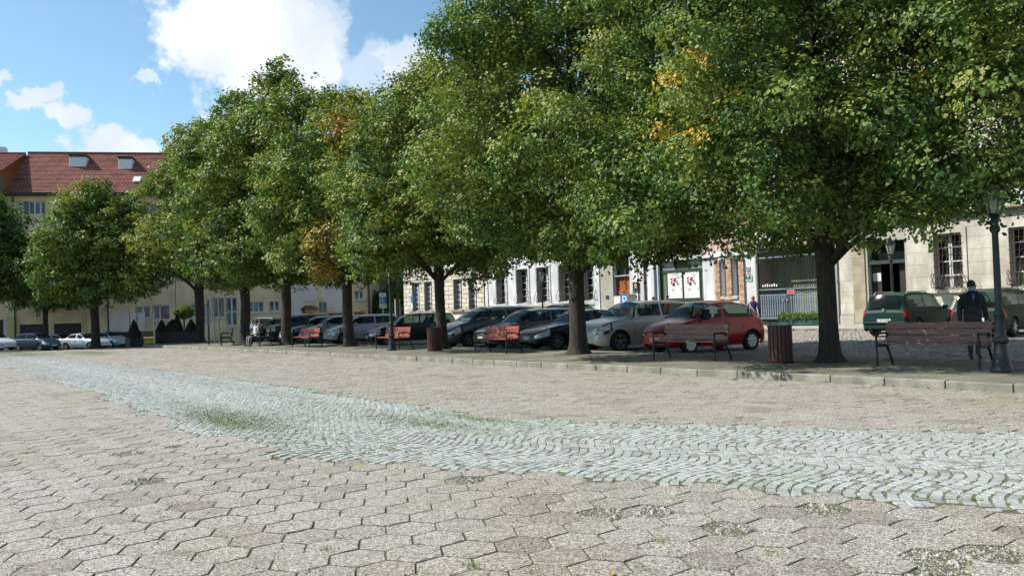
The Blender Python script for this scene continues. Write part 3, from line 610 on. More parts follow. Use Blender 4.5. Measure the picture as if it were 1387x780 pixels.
for p0, p1, m_ in ((893, 912, M_LEADGL), (912, 932, M_SHOPGL), (932, 952, M_LEADGL)):
    o = MB().box(-.5, .5, -.004, .004, 0, sh[3] - zr - .2).build('pane', m_, wf, (fc.X((p0 + p1) / 2, 355), .20, zr + .17), (.28 if m_ is M_LEADGL else 0, 0, 0)); o.scale.x = fc.X(p1, 355) - fc.X(p0, 355) - .16
mb = MB(); q = fc.X(923.5, 408)
mb.box(a + .01, q - .02, .2, .26, sh[2], zp - .13).box(q + .02, b_ - .01, .2, .26, sh[2], zp - .13); mb.build('stall_riser', M_PANEL, fc.root)
# posters: small bunches of flower shapes printed on white
M_PINK = mat('pink_print', (.55, .10, .16), .6); M_PURP = mat('plum_print', (.20, .04, .10), .6); M_YEL = mat('yellow_print', (.55, .50, .12), .6)
for px0, px1, py0, py1, lab in ((901.8, 922.2, 370, 404, 'white poster with red flower print beside the tilted frosted pane'), (923.6, 945.5, 368.5, 403.5, 'white poster with red flower print close to the white wall')):
    R = fc.R(px0, px1, py0, py1); po = thing('poster', lab, 'poster', (fc.o[0] + (R[0] + R[1]) / 2, FY + .168, R[2]), 0, 'posters in the shop window'); w_, h_ = (R[1] - R[0]) / 2 - .03, R[3] - R[2]
    MB().box(-w_, w_, -.02, 0, 0, h_).build('sheet', M_WHITE, po); r0 = random.Random(3)
    for m_, n_, nm in ((M_PINK, 16, 'red_print'), (M_PURP, 9, 'plum_print'), (M_YEL, 4, 'yellow_print'), (M_GREY, 5, 'grey_print')):
        mb = MB()
        for _ in range(n_):
            if nm == 'yellow_print': cx_, cz_ = r0.uniform(.12, .28), r0.uniform(.62, .70)
            elif nm == 'grey_print': cx_, cz_ = r0.uniform(.18, .34), r0.uniform(.52, .64)
            elif nm == 'plum_print': cx_, cz_ = r0.uniform(-.28, -.02), r0.uniform(.50, .60)
            else: cx_, cz_ = r0.uniform(-.32, .12), r0.uniform(.58, .80)
            s_ = r0.uniform(.035, .075); k = r0.randint(4, 6); an = r0.random() * 6
            mb.prism([(cx_ * w_ / .6 + s_ * math.cos(an + 6.283 * i / k) * (1 if i % 2 else .55), cz_ * h_ + s_ * math.sin(an + 6.283 * i / k)) for i in range(k)][::-1], -.0235, -.0205)
        mb.build(nm, m_, po)
    mb = MB()
    for zz, x_, l_ in ((.90, .05, .22), (.86, .2, .3), (.81, .18, .15), (.34, -.5, .5), (.31, -.5, .38), (.25, -.5, .3)): mb.box(x_ * w_, (x_ + l_) * w_ * 1.3, -.0235, -.0205, zz * h_, zz * h_ + .022)
    mb.box(.78 * w_, .86 * w_, -.0235, -.0205, .3 * h_, .37 * h_); mb.build('small_print', M_GREY, po)
# brick window frames, real bricks in relief
M_BRICK, t, b = newmat('orange_brick'); tn = attr(t, 'tint'); c = t.ramp(tn, [(0, (.36, .20, .13)), (.5, (.52, .33, .22)), (1, (.64, .48, .36))]); t.put(b.inputs['Base Color'], c); b.inputs['Roughness'].default_value = .85
zbase = fc.P(975, 413)[1]; cols = [(969, 976.3), (984.8, 992), (1001.8, 1009)]; V_, Q_, T_ = [], [], []
for (p0, p1), zlo in zip(cols, (zbase, bz0 - .05, zbase)):
    xa, xb = fc.X(p0, 380), fc.X(p1, 380); zz = zlo; r_ = 0
    while zz < bz1 + .02:
        cuts = [xa, (xa + xb) / 2, xb] if r_ % 2 else [xa, xa + (xb - xa) * .25, xa + (xb - xa) * .75, xb]
        for p, q in zip(cuts, cuts[1:]):
            o_ = len(V_) * 8; mb = MB().box(p + .006, q - .006, -.10 + random.uniform(-.006, .006), .3, zz + .006, zz + .074); V_.append(mb.v); Q_.append(np.array(mb.f) + o_); T_.append(np.full(8, random.random()))
        zz += .08; r_ += 1
brk = link('brick_jamb', npmesh('brick_jamb', np.concatenate(V_), np.concatenate(Q_), M_BRICK, np.concatenate(T_)), fc.root); tag(brk, kind='stuff')
M_CREAM = mat('cream_stone', (.58, .47, .33), .8, var=.15)
mb = MB().box(fc.X(976.6), fc.X(984.4), -.09, .3, bz0 - .16, bz0 - .01).box(fc.X(992.4), fc.X(1001.4), -.09, .3, bz0 - .16, bz0 - .01).box(fc.X(984.6), fc.X(992.2), -.104, .3, bz0 - .2, bz0 - .06); mb.build('brick_window_sill', M_CREAM, fc.root)
MB().box(fc.X(976.6), fc.X(984.5), -.06, .3, bz1 + .01, bz1 + .4).box(fc.X(992.3), fc.X(1001.5), -.06, .3, bz1 + .01, bz1 + .4).build('lintel', M_SHOP, fc.root)
for h in bw_: window(fc, h, .3, M_GFRAME, M_GLASS, 1, 1, .06, panes=False)
M_SIGNG = mat('green_sign', (.02, .11, .085), .5); M_SIGNGR = mat('grey_sign', (.27, .31, .33), .5)
R = fc.R(1011, 1015.3, 362, 369); s_ = thing('wall_sign', 'grey shield shaped sign on white wall above green sign', 'sign', (fc.o[0] + (R[0] + R[1]) / 2, FY - .002, R[2])); hh = R[3] - R[2]; MB().prism([(-.13, .07), (0, 0), (.13, .07), (.15, hh), (-.15, hh)], -.03, 0).build('board', M_SIGNGR, s_); MB().box(-.12, .16, -.02, 0, -.1, -.05).build('nameplate', M_SIGNGR, s_)
R = fc.R(1011.5, 1017.5, 373, 381); s_ = thing('wall_sign', 'small green sign with white mark on white wall by gate', 'sign', (fc.o[0] + (R[0] + R[1]) / 2, FY - .002, R[2])); hh = R[3] - R[2]; MB().box(-.2, .2, -.03, 0, 0, hh).build('board', M_LEADGL, s_); MB().box(-.19, .12, -.036, -.031, .12, hh - .02).build('panel', M_SIGNG, s_); MB().prism([(-.06, .18), (.0, .18), (-.01, .3), (-.05, .3)], -.041, -.037).build('print', M_WHITE, s_)
# --- gate building: passage behind a tall iron gate
M_PASS = mat('olive_passage_wall', (.34, .37, .24), .85, var=.25, scale=.9, aniso=(3, 3, .4)); M_GATEB = mat('blue_grey_iron', (.09, .125, .17), .5, var=.35, scale=8); M_GATED = mat('dark_green_iron', (.035, .042, .04), .55, var=.3, scale=8); M_GATEP = mat('pale_blue_bar', (.17, .235, .29), .5, var=.3, scale=6)
fg = Fac('gate_building', 'peach plastered gatehouse over a wide olive passage', (-17.4, FY), 0.)
x0, x1 = x1 + fc.o[0] - fg.o[0] + .02, fg.X(1122); zg = fg.P(1062, 337)[1]
gh = (x0 + .25, x1 - .1, -.4, zg + .08); up_g = [(x0 + .6 + i * 2.1, x0 + 1.7 + i * 2.1, z, z + 1.8) for i in range(2) for z in (6.4, 9.6)]
wall_holes(MB(), x0, x1, zg + .6, 12.6, up_g, -.001, .35).build('upper_wall', M_PEACH, fg.root); shell(x0, x1, -.5, zg + .58, [gh], 9, 1.1).build('wall', M_PEACH, fg.root); MB().box(x0, x1, .36, 9, zg + .6, 12.6).build('upper_block', M_PEACH, fg.root); MB().box(x0 + .2, x1 - .05, 1.12, 1.2, .2, zg + .2).build('passage_wall', M_PASS, fg.root); MB().box(x0, x1, -.02, 9, 12.62, 13).build('roof', M_PEACH, fg.root)
for h in up_g: window(fg, h, .2, M_WFRAME, M_GLASS, 2, 2, panes=False)
MB().box(x0, fg.X(1029.5), -.05, -.002, .3, zg + .1).build('pier', M_BGREY, fg.root)
zpe = fg.P(1062, 327)[1]; mb = MB()
for k in range(30): a = x0 + .1 + k * (x1 - x0 - .1) / 30; mb.box(a, a + (x1 - x0) / 30 - .02, -.08, -.002, zg + .1, zpe)
mb.build('tile_band', M_PEACH, fg.root); MB().box(x0, x1, -.16, -.003, zpe + .02, zpe + .5).build('band', M_SHOP, fg.root)
gx0, gx1 = fg.X(1029), fg.X(1112); gt = thing('iron_gate', 'tall iron gate with pale blue lower bars across passage', 'gate', (fg.o[0] + (gx0 + gx1) / 2, FY - .06, .3)); hw = (gx1 - gx0) / 2
zt1, zt2, zm1, zm2, zb1 = [fg.P(1065, y)[1] - .3 for y in (338, 346.5, 391, 398.5, 431.5)]
MB().box(-hw, -hw + .09, -.05, .05, 0, zt1).build('gate_post', M_GATED, gt); MB().box(hw - .09, hw, -.05, .05, 0, zt1).build('gate_post', M_GATED, gt)
for zz, m_ in ((zt1 - .05, M_GATED), (zt2 - .06, M_GATEP), (zm1 - .04, M_GATEP), (zm2 - .05, M_GATEP), (zb1, M_GATEP), (.08, M_GATED)): MB().box(-hw + .09, hw - .09, -.03, .03, zz, zz + .07).build('rail', m_, gt)
nb = 24; bm_u = MB().tube([(0, 0, zm1), (0, 0, zt2 - .06)], .016, 6).build('upper_bar', M_GATED, gt); bm_l = MB().box(-.035, .035, -.02, .012, zb1 + .07, zm2 - .05).build('lower_bar', M_GATEP, gt)
for k in range(nb):
    X = -hw + .12 + (2 * hw - .24) * (k + .5) / nb
    for src, nm in ((bm_u, 'upper_bar'), (bm_l, 'lower_bar')):
        o = src if k == 0 else link(nm, src.data, gt); o.location = (X, 0, 0)
mb = MB()
for za, zb2 in ((zt2 + .01, zt1 - .05), (zm1 + .03, zm2 - .05) if zm1 < zm2 else (zm2 + .02, zm1 - .04), (.15, zb1)):
    n_ = 30
    for k in range(n_):
        xa = -hw + .1 + (2 * hw - .2) * k / n_; xb = xa + (2 * hw - .2) / n_; mb.tube([(xa, 0, za), (xb, 0, zb2)], .013, 4); mb.tube([(xb, .02, za), (xa, .02, zb2)], .013, 4)
tag(mb.build('lattice', M_GATED, gt), kind='stuff')
mb = MB()
for k in range(26): X = -hw + .15 + (2 * hw - .3) * k / 25; mb.add([(X - .03, 0, zt1 + .02), (X + .03, 0, zt1 + .02), (X, 0, zt1 + .14), (X, .02, zt1 + .02)], [(0, 1, 2), (1, 3, 2), (3, 0, 2)])
mb.build('spikes', M_GATED, gt)
MB().ell((.0, -.06, 1.25), (.035, .03, .035), 8, 5).ell((-.22, -.06, 1.24), (.03, .03, .03), 8, 5).build('door_knob', M_WHITE, gt); MB().box(-.05, .05, -.036, -.032, .1, zm1).build('lock_plate', M_GATED, gt)
R = fg.R(1068, 1078, 392.5, 398.5); s_ = thing('pink_sign', 'pink notice with red lettering fixed on the iron gate', 'sign', (fg.o[0] + (R[0] + R[1]) / 2, FY - .11, R[2])); hw2, hh = (R[1] - R[0]) / 2, R[3] - R[2]; M_PKS = mat('pink_plate', (.72, .17, .26), .5); M_RDP = mat('red_print', (.42, .02, .06), .5)
MB().box(-hw2, hw2, -.015, 0, 0, hh).build('board', M_PKS, s_); MB().box(-hw2 + .06, hw2 - .06, -.019, -.016, hh * .55, hh * .68).box(-hw2 + .1, hw2 - .1, -.019, -.016, hh * .3, hh * .42).build('lettering', M_RDP, s_)
R = fg.R(1037, 1051, 387, 389); s_ = thing('gate_number', 'row of pale metal letters along the iron gate rail', 'letters', (fg.o[0] + (R[0] + R[1]) / 2, FY - .09, R[2])); 
for k in range(7): MB().box(-.42 + k * .13, -.34 + k * .13, -.015, .0, .02 + .01 * (k % 2), .13 + .02 * (k % 3), bev=.01).build('letter', M_WHITE, s_)
# --- ashlar building, the nearest one
M_ASH = mat('ashlar_limestone', (.64, .60, .51), .85, var=.30, scale=1.1, bump=.4, bscale=14, grain=.16, aniso=(1.3, 1.3, .6)); M_ASHJ = mat('lime_joint', (.42, .40, .34), .95, var=.1); M_ASHD = mat('weathered_sandstone', (.40, .34, .24), .85, var=.25, scale=1.5)
fe = Fac('ashlar_building', 'pale ashlar stone building with barred windows and open dark doorway', (-9, FY), 0.)
x0, x1 = x1 + fg.o[0] - fe.o[0] + .02, 22.
de = fe.R(1176, 1227, 326, 430); de = (de[0], de[1], .3, de[3])
w1 = fe.R(1265.5, 1303.5, 316, 391.5); wz0, wz1 = w1[2], w1[3]; dxw = fe.X(1368, 350) - w1[0]
we = [(w1[0] + k * dxw, w1[1] + k * dxw, wz0, wz1) for k in range(5)]
zcn = fe.P(1340, 284)[1]; up_e = [(w1[0] - 2 * dxw + k * dxw, w1[1] - 2 * dxw + k * dxw, z, z + 2.1) for k in range(7) for z in (zcn + 1.6, zcn + 5.1)]
M_PINKW = mat('pink_plaster', (.60, .50, .45), .85, var=.15)
shell(x0, x1, -.5, zcn, [de] + we, 10, .45).build('wall', M_ASHJ, fe.root)
wall_holes(MB(), x0, x1, zcn + .9, 13.6, up_e, 0, .3).build('upper_wall', M_PINKW, fe.root); MB().box(x0, x1, .3, 10, zcn + .01, 13.6).build('upper_block', M_PINKW, fe.root); MB().box(x0, x1, -.01, 10, 13.61, 14).build('roof', M_PINKW, fe.root)
for h in up_e: window(fe, h, .15, M_WFRAME, M_GLASSB, 2, 2, panes=False)
pil = (fe.X(1158), fe.X(1175))
frh = [(h[0] - .2, h[1] + .2, h[2] - .16, h[3] + .2) for h in we]
blocks(fe, fe.X(1139), 9.5, .78, zcn - .02, frh + [(pil[0], de[1] + .08, -1, zcn + 1)], .52, 1.5, M_ASH, proud=.014, gap=.008, bev=.004, limit=280)
MB().box(fe.X(1139), pil[0] - .005, -.06, -.002, .2, .75, bev=.01).build('plinth', M_ASH, fe.root); MB().box(de[1] + .1, 9.5, -.06, -.002, .2, .75, bev=.01).build('plinth', M_ASH, fe.root)
MB().box(x0, fe.X(1131), -.06, -.002, .25, zcn - .02).build('pilaster', M_CREAM, fe.root)
for k in range(6): zz = .3 + k * (zcn - .35) / 6; MB().box(pil[0], pil[1], -.05, -.002, zz + .004, zz + (zcn - .35) / 6 - .004, bev=.006).build('pilaster_block', M_ASHD, fe.root)
MB().box(x0, x1, -.28, -.002, zcn - .02, zcn + .10, bev=.02).build('cornice', M_ASHD, fe.root); MB().box(x0, x1, -.12, -.003, zcn + .11, zcn + .45).build('band', M_SHOP, fe.root); MB().box(x0, x1, -.22, -.003, zcn + .46, zcn + .56).build('band_moulding', M_SHOP, fe.root); MB().box(x0, x1, -.08, -.003, zcn + .57, zcn + .9).build('band', M_SHOP, fe.root)
pipe(1131.8, 'rust brown drainpipe at the stone corner beside the iron gate', M_PIPE2, 5.0)
mb = MB().box(de[0], de[1], .05, .35, de[3] - 1.02, de[3] - .86).box((de[0] + de[1]) / 2 - .04, (de[0] + de[1]) / 2 + .04, .3, .36, de[3] - .86, de[3] - .02); fo = mb.build('door_frame', M_GFRAME, fe.root); MB().box(de[0] + .02, de[1] - .02, .36, .37, de[3] - .86, de[3] - .02).build('transom_pane', M_GLASS, fe.root)
M_DLEAF = mat('dark_brown_wood', (.035, .028, .024), .5, var=.3); xa = fe.X(1217)
lf = MB().box(xa, de[1] - .02, .30, .37, .33, de[3] - 1.04).build('door_leaf', M_DLEAF, fe.root); MB().box(xa + .08, de[1] - .1, .285, .31, .6, 1.4, bev=.01).build('door_panel', M_DLEAF, lf); MB().box(xa + .08, de[1] - .1, .285, .31, 1.55, de[3] - 1.2, bev=.01).build('door_panel', M_DLEAF, lf)
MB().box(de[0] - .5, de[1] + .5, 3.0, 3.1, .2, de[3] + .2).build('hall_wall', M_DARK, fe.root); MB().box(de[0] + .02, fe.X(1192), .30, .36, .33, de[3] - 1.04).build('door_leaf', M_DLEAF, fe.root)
R = fe.R(1178, 1189, 370, 381); s_ = thing('paper_notice', 'white paper notice taped to dark door leaf', 'notice', (fe.o[0] + (R[0] + R[1]) / 2, FY + .297, R[2])); hw2, hh = (R[1] - R[0]) / 2, R[3] - R[2]; MB().box(-hw2, hw2, -.004, .001, 0, hh).build('sheet', M_WHITE, s_)
mb = MB()
for k in range(6): mb.box(-hw2 + .05, hw2 - .05 - random.uniform(0, .1), -.0065, -.0045, hh - .1 - k * .05, hh - .085 - k * .05)
mb.build('lettering', M_GREY, s_)
R = fe.R(1155.2, 1159, 402, 405.5); s_ = thing('blue_sticker', 'tiny blue plate on the pale stone beside doorway', 'plate', (fe.o[0] + (R[0] + R[1]) / 2, FY - .03, R[2])); MB().box(-.07, .07, -.008, 0, 0, .12).build('plate', mat('blue_enamel', (.05, .3, .6), .4), s_); MB().box(-.03, .03, -.011, -.0085, .03, .09).build('print', M_WHITE, s_)
for h in we[:3]:
    window(fe, h, .26, M_WFRAME, M_GLASS, 2, 4, .09, .05)
    w_ = .2; f_ = MB().box(h[0] - w_, h[0] - .002, -.05, .1, h[2] - .02, h[3] + w_).box(h[1] + .002, h[1] + w_, -.05, .1, h[2] - .02, h[3] + w_).box(h[0] - .001, h[1] + .001, -.046, .1, h[3] + .002, h[3] + w_); f_.build('window_surround', M_ASH, fe.root)
    MB().box(h[0] - w_ - .06, h[1] + w_ + .06, -.12, .1, h[2] - .16, h[2] - .025, bev=.01).build('sill', M_ASH, fe.root)
    n_ = 7; H_ = h[3] - h[2]; gr = MB()
    for zz in (.06, .5, .95, 1.45, 1.95, H_ - .1): gr.tube([(h[0] - .02, -.09, h[2] + zz), (h[1] + .02, -.09, h[2] + zz)], .015, 5)
    go = gr.build('window_grille', M_IRON, fe.root)
    bar = MB().tube([(0, -.09, .0), (0, -.12, .05), (0, -.30, .14), (0, -.36, .3), (0, -.26, .5), (0, -.12, .72), (0, -.09, .95), (.02, -.11, 1.1), (-.02, -.11, 1.25), (.02, -.11, 1.4), (0, -.09, 1.5), (.02, -.11, 1.65), (-.02, -.11, 1.8), (0, -.09, 1.95), (0, -.09, H_)], .012, 5)
    bme = bar.build('grille_bar', M_RUST, go); bme.location = (h[0] + .04, 0, h[2])
    for k in range(1, n_): link('grille_bar', bme.data, go, (h[0] + .04 + (h[1] - h[0] - .08) * k / (n_ - 1), 0, h[2]))
    for sx_ in (h[0] - .03, h[1] + .03):
        mb = MB()
        for rr, cz in ((.17, .22), (.12, .55)): mb.tube([(sx_, -.2 + rr * .8 * math.cos(a), h[2] + cz + rr * math.sin(a)) for a in np.linspace(0, 5.6, 12)], .014, 5)
        mb.build('scroll', M_RUST, go)
# flower trough before the gate
R = fg.R(1066, 1122, 437.5, 447.5); tr_ = thing('flower_trough', 'dark green flower trough with leafy plants before the iron gate', 'planter', (fg.o[0] + (R[0] + R[1]) / 2, FY - .55, float(.33))); hw2 = (R[1] - R[0]) / 2
M_TROUGH = mat('dark_green_paint', (.02, .075, .06), .5, var=.2); MB().box(-hw2, hw2, -.18, .18, 0, .38, bev=.015).build('trough', M_TROUGH, tr_)
TROUGH = (tr_, hw2)
# --- far houses on the west side of the square
M_YEL1 = mat('cream_plaster', (.84, .60, .34), .85, var=.2, scale=.5); M_PNK1 = mat('pinkish_plaster', (.78, .65, .55), .85, var=.1, scale=.5); M_YST = mat('yellow_plaster_strip', (.60, .50, .22), .85, var=.1, scale=.5); M_PLNTH = mat('brown_plinth', (.20, .13, .085), .85, var=.2)
M_GAR = mat('dark_garage_door', (.022, .02, .022), .6, var=.3); M_GARO = mat('orange_garage_door', (.40, .13, .05), .6, var=.25, scale=1)
a1 = math.radians(12); e_ang = math.atan2(RV[1], RV[0]); O1 = dep(50, 440, 80)
fl = Fac('red_roofed_house', 'long cream house with red tiled roof and two dark garages', O1, e_ang + a1)
x0, x1 = fl.X(-75), fl.X(238); ze = fl.P(45, 263)[1]
def zrow(y, px=60): return fl.P(px, y)[1]
g1, g2 = fl.R(27, 66, 439, 470), fl.R(73, 110.5, 438, 470); g1 = (g1[0], g1[1], -.8, g1[3]); g2 = (g2[0], g2[1], -.8, g2[3]); dl = fl.R(-3, 7, 433, 470); dl = (dl[0], dl[1], -.8, dl[3])
wu = [fl.R(23, 62, 273, 291), fl.R(19, 31, 306, 321), fl.R(49, 55.5, 418, 430), fl.R(183, 203.5, 415, 430.5), fl.R(206.5, 230, 413.5, 433)]
gridw = []
for k in range(9):
    a = fl.X(80 + k * 19)
    for zz in (6.0, 9.0, 12.0): gridw.append((a, a + 1.5, zz, zz + 1.4))
for zz in (6.0, 9.0): gridw += [(fl.X(-40), fl.X(-18), zz, zz + 1.4)]
shell(x0, x1, -1.2, ze, [g1, g2, dl] + wu + gridw, 10, .25).build('wall', M_YEL1, fl.root)
for h in wu[:1]: window(fl, h, .15, M_WFRAME, M_GLASSB, 5, 1, .12, .14)
window(fl, wu[1], .15, M_WFRAME, M_GLASSB, 2, 1, .1, .1); window(fl, wu[2], .15, M_WFRAME, M_GLASS, 1, 1, .08)
window(fl, wu[3], .15, M_WFRAME, M_GLASSB, 2, 1, .1, .1); o = window(fl, wu[4], .15, M_WFRAME, M_NET, 1, 1, .1); h = wu[4]; q = h[0] + .7; MB().box(q - .06, q + .06, .1, .149, h[2], h[3]).build('mullion', M_WFRAME, o)
mb = MB(); 
for k in range(2): mb.add([(q + .1, .13, h[2] + .5 - .4 * k), (h[1] - .1, .13, h[2] + .25 - .3 * k if k == 0 else h[2] + .08), (h[1] - .1, .13, h[2] + .4 - .25 * k), (q + .1, .13, h[2] + .75 - .4 * k)], [(0, 1, 2, 3)])
mb.build('striped_print', M_RED, o)
for h in gridw: window(fl, h, .15, M_WFRAME, M_NET, 2, 1, .09, panes=False)
for h in wu[2:]: MB().box(h[0] - .12, h[1] + .12, -.14, -.002, h[2] - .16, h[2] - .03).build('sill', M_WFRAME, fl.root)
for h in (g1, g2): 
    go = MB().box(h[0] + .01, h[1] - .01, .15, .22, h[2], h[3] - .01).build('garage_door', M_GAR, fl.root); mb = MB()
    for k in range(4): mb.box(h[0] + .05, h[1] - .05, .13, .152, h[2] + .1 + k * .75, h[2] + .78 + k * .75)
    mb.build('door_section', M_GAR, go)
MB().box(dl[0] + .02, dl[1] - .02, .15, .2, dl[2], dl[3] - .02).build('door', M_GAR, fl.root); MB().box(dl[1] - .18, dl[1] - .03, .12, .149, dl[2], dl[3] - .03).build('door_frame', M_WFRAME, fl.root)
for p0, p1 in ((8.5, 20.5), (22.5, 26.5), (111, 117)): MB().box(fl.X(p0), fl.X(p1), -.04, -.002, -1, fl.P(15, 428)[1]).build('plaster_strip', M_YST, fl.root)
MB().box(fl.X(146), fl.X(197), -.12, -.002, fl.P(170, 449)[1], fl.P(170, 424)[1]).build('bay_panel', M_PNK1, fl.root); MB().box(fl.X(146), x1, -.10, -.002, -1, fl.P(170, 449.5)[1]).build('plinth', M_PLNTH, fl.root)
M_PIPED = mat('dark_drain', (.05, .045, .045), .5)
for px in (20.8, 147): pp = MB().tube([(fl.X(px), -.15, -.8), (fl.X(px), -.15, ze - .3)], .07, 6).build('drainpipe', M_PIPED, fl.root)
# roof with courses of interlocking tiles
M_RTILE, t, b = newmat('red_roof_tile'); v = obco(t); br = t.new('ShaderNodeTexBrick'); br.offset = .5; br.inputs['Scale'].default_value = 1; br.inputs['Brick Width'].default_value = .30; br.inputs['Row Height'].default_value = .36; br.inputs['Mortar Size'].default_value = .035
br.inputs['Color1'].default_value = (.30, .085, .06, 1); br.inputs['Color2'].default_value = (.41, .14, .095, 1); br.inputs['Mortar'].default_value = (.10, .03, .025, 1)
t.l.new(t.new('ShaderNodeTexCoord').outputs['UV'], br.inputs['Vector']); c = t.mix(t.range(t.noise(.7, 5, v), .4, .7), br.outputs['Color'], t.mix(1., br.outputs['Color'], (.72, .7, .68), 'MULTIPLY')); t.put(b.inputs['Base Color'], c); b.inputs['Roughness'].default_value = .75
def tile_roof(name, fcx, xa, xb, zlo, zhi, depth, over=.5, y0=-.5, m=M_RTILE, n=26):
    V, Q = [], []; sl = math.hypot(depth - y0, zhi - zlo); uv = []
    for k in range(n):
        f0_, f1_ = k / n, (k + 1) / n; ya, yb = y0 + (depth - y0) * f0_, y0 + (depth - y0) * f1_; za, zb3 = zlo + (zhi - zlo) * f0_, zlo + (zhi - zlo) * f1_; o_ = len(V)
        V += [(xa, ya - .03, za + .07), (xb, ya - .03, za + .07), (xb, yb, zb3 + .015), (xa, yb, zb3 + .015), (xa, ya - .03, za), (xb, ya - .03, za)]; Q += [(o_, o_ + 1, o_ + 2, o_ + 3), (o_ + 4, o_ + 5, o_ + 1, o_)]
        uv += [(xa, f0_ * sl), (xb, f0_ * sl), (xb, f1_ * sl), (xa, f1_ * sl), (xa, f0_ * sl), (xb, f0_ * sl), (xb, f0_ * sl + .03), (xa, f0_ * sl + .03)]
    o_ = len(V); V += [(xa, depth * 2, zlo), (xb, depth * 2, zlo), (xb, depth, zhi), (xa, depth, zhi)]; Q.append((o_ + 1, o_, o_ + 3, o_ + 2)); uv += [(0, 0)] * 4
    me = npmesh(name, V, Q, m); ul = me.uv_layers.new(name='UVMap'); ul.data.foreach_set('uv', np.array(uv, np.float32).ravel()); o = link(name, me, fcx.root)
    MB().tube([(xa, depth, zhi + .05), (xb, depth, zhi + .05)], .16, 8).build('ridge', m, fcx.root); return o
rid_d = 6.0
def ridge_z(px, py): d = ray(px, py); O = fl.o + fl.n * rid_d; k = ((O - CAM[:2]) @ fl.n) / (d[:2] @ fl.n); return float((CAM + d * k)[2])
zr_ = ridge_z(110, 208.5)
rf = tile_roof('roof', fl, fl.X(8, 230), x1 + 1, ze + .05, zr_, rid_d, n=30); MB().box(x0, x1, -.55, .0, ze - .18, ze + .03).build('eaves', M_GAR, fl.root)
rf2 = tile_roof('roof', fl, x0, fl.X(7.3, 230), ze + 1.6, zr_ - .2, rid_d - .6, y0=-2.2, n=24)
MB().box(x0, fl.X(7, 250), -2.0, -.01, ze - 5, ze + 1.55).build('side_wing', M_PLNTH, fl.root)
def on_roof(px, py):   # local point on the main roof plane
    d = ray(px, py); lo = np.array([*(fl.o - .5 * fl.n), ze + .05]); up_ = np.array([*(fl.n * (rid_d + .5)), zr_ - ze - .05]); ev = np.array([*fl.e, 0]); nn = np.cross(ev, up_); k = ((lo - CAM) @ nn) / (d @ nn); p = CAM + d * k
    return float((p[:2] - fl.o) @ fl.e), float((p[:2] - fl.o) @ fl.n), float(p[2])
for a, c_ in (((95.5, 224.5), (117.5, 224.5)), ((161.5, 227), (179.5, 227))):
    p, q = on_roof(*a), on_roof(*c_); ch = MB().box(p[0], q[0], p[1] - .3, p[1] + 1.2, p[2] - .6, p[2] + .92, bev=.03).build('chimney', M_WHITE, rf); mb = MB().box(p[0] - .06, q[0] + .06, p[1] - .36, p[1] + 1.25, p[2] + .95, p[2] + 1.12)
    for k in range(6): xx = p[0] + (q[0] - p[0]) * (k + .5) / 6; mb.box(xx - .07, xx + .07, p[1] - .3, p[1] - .15, p[2] + .78, p[2] + .95)
    mb.build('chimney_cap', M_GAR, ch)
p = on_roof(186, 245); MB().obox((p[0], p[1] - .1, p[2] + .12), (.35, 0, 0), (0, .38, .30), (0, -.05, .06)).build('skylight', M_WHITE, rf)
p = on_roof(0, 205); MB().box(p[0] - .6, p[0] + .45, p[1], p[1] + .8, p[2] - 1.2, zr_ + .75).build('chimney', M_WHITE, rf2)
# second far house, towards the side street
O2 = np.array([*(fl.o + fl.e * (x1 + .05)), 0]); D2 = float((O2 - CAM) @ FV)
end = dep(503, 430, D2 + 1.0); a2 = math.atan2(end[1] - O2[1], end[0] - O2[0])
fh = Fac('cream_house', 'cream and pink house with white windows and canopied door', O2, a2)
x0, x1 = 0.0, fh.X(503); wz = [fh.R(258, 281, 412, 430), fh.R(287, 304, 403, 430), fh.R(306, 321, 403, 441), fh.R(335, 357, 409, 423), fh.R(364.5, 378, 408, 421.5), fh.R(480, 492, 394, 405.5), fh.R(466, 471, 407, 417)]
dd = fh.R(417, 425, 424, 440); dd = (dd[0], dd[1], -.8, dd[3]); go1 = fh.R(444.5, 463.5, 424, 440); go1 = (go1[0], go1[1], -.8, go1[3]); go2 = fh.R(480, 494, 422, 440); go2 = (go2[0], go2[1], -.8, go2[3]); upw = [(k * 2.6 + .8, k * 2.6 + 2.2, zz, zz + 1.4) for k in range(9) for zz in (6.4, 9.2) if k * 2.6 + 2.4 < x1]
shell(x0, x1, -1.2, 11.2, wz + [dd, go1, go2] + upw, 10, .22).build('wall', M_YEL1, fh.root); tile_roof('roof', fh, -.1, x1 + .3, 11.2, 14.5, 5, n=16)
for h, (nx_, nz_, gl) in zip(wz, ((2, 1, M_NET), (2, 1, M_GLASSB), (2, 2, M_GLASSB), (3, 1, M_NET), (2, 1, M_GLASSB), (2, 1, M_NET), (1, 1, M_GLASS))):
    window(fh, h, .14, M_WFRAME, gl, nx_, nz_, .1, .1); MB().box(h[0] - .1, h[1] + .1, -.14, -.05, h[2] - .15, h[2] - .03).build('sill', M_WFRAME, fh.root)
for h in upw: window(fh, h, .14, M_WFRAME, M_NET, 2, 1, .09, panes=False)
MB().box(fh.X(383), fh.X(431), -.04, -.002, -1, 11).build('pink_bay', M_PNK1, fh.root) if False else None
MB().box(fh.X(390), fh.X(412), -.04, -.002, -1, 11).build('pink_panel', M_PNK1, fh.root); MB().box(fh.X(412), fh.X(431), -.038, -.002, fh.P(420, 420)[1] + .9, 11).build('pink_panel', M_PNK1, fh.root); MB().box(fh.X(437), fh.X(464), -.04, -.002, fh.P(450, 423)[1] + .1, 6).build('white_panel', M_PNK1, fh.root)
MB().box(dd[0] + .02, dd[1] - .02, .1, .16, dd[2], dd[3] - .02).build('door', M_GAR, fh.root)
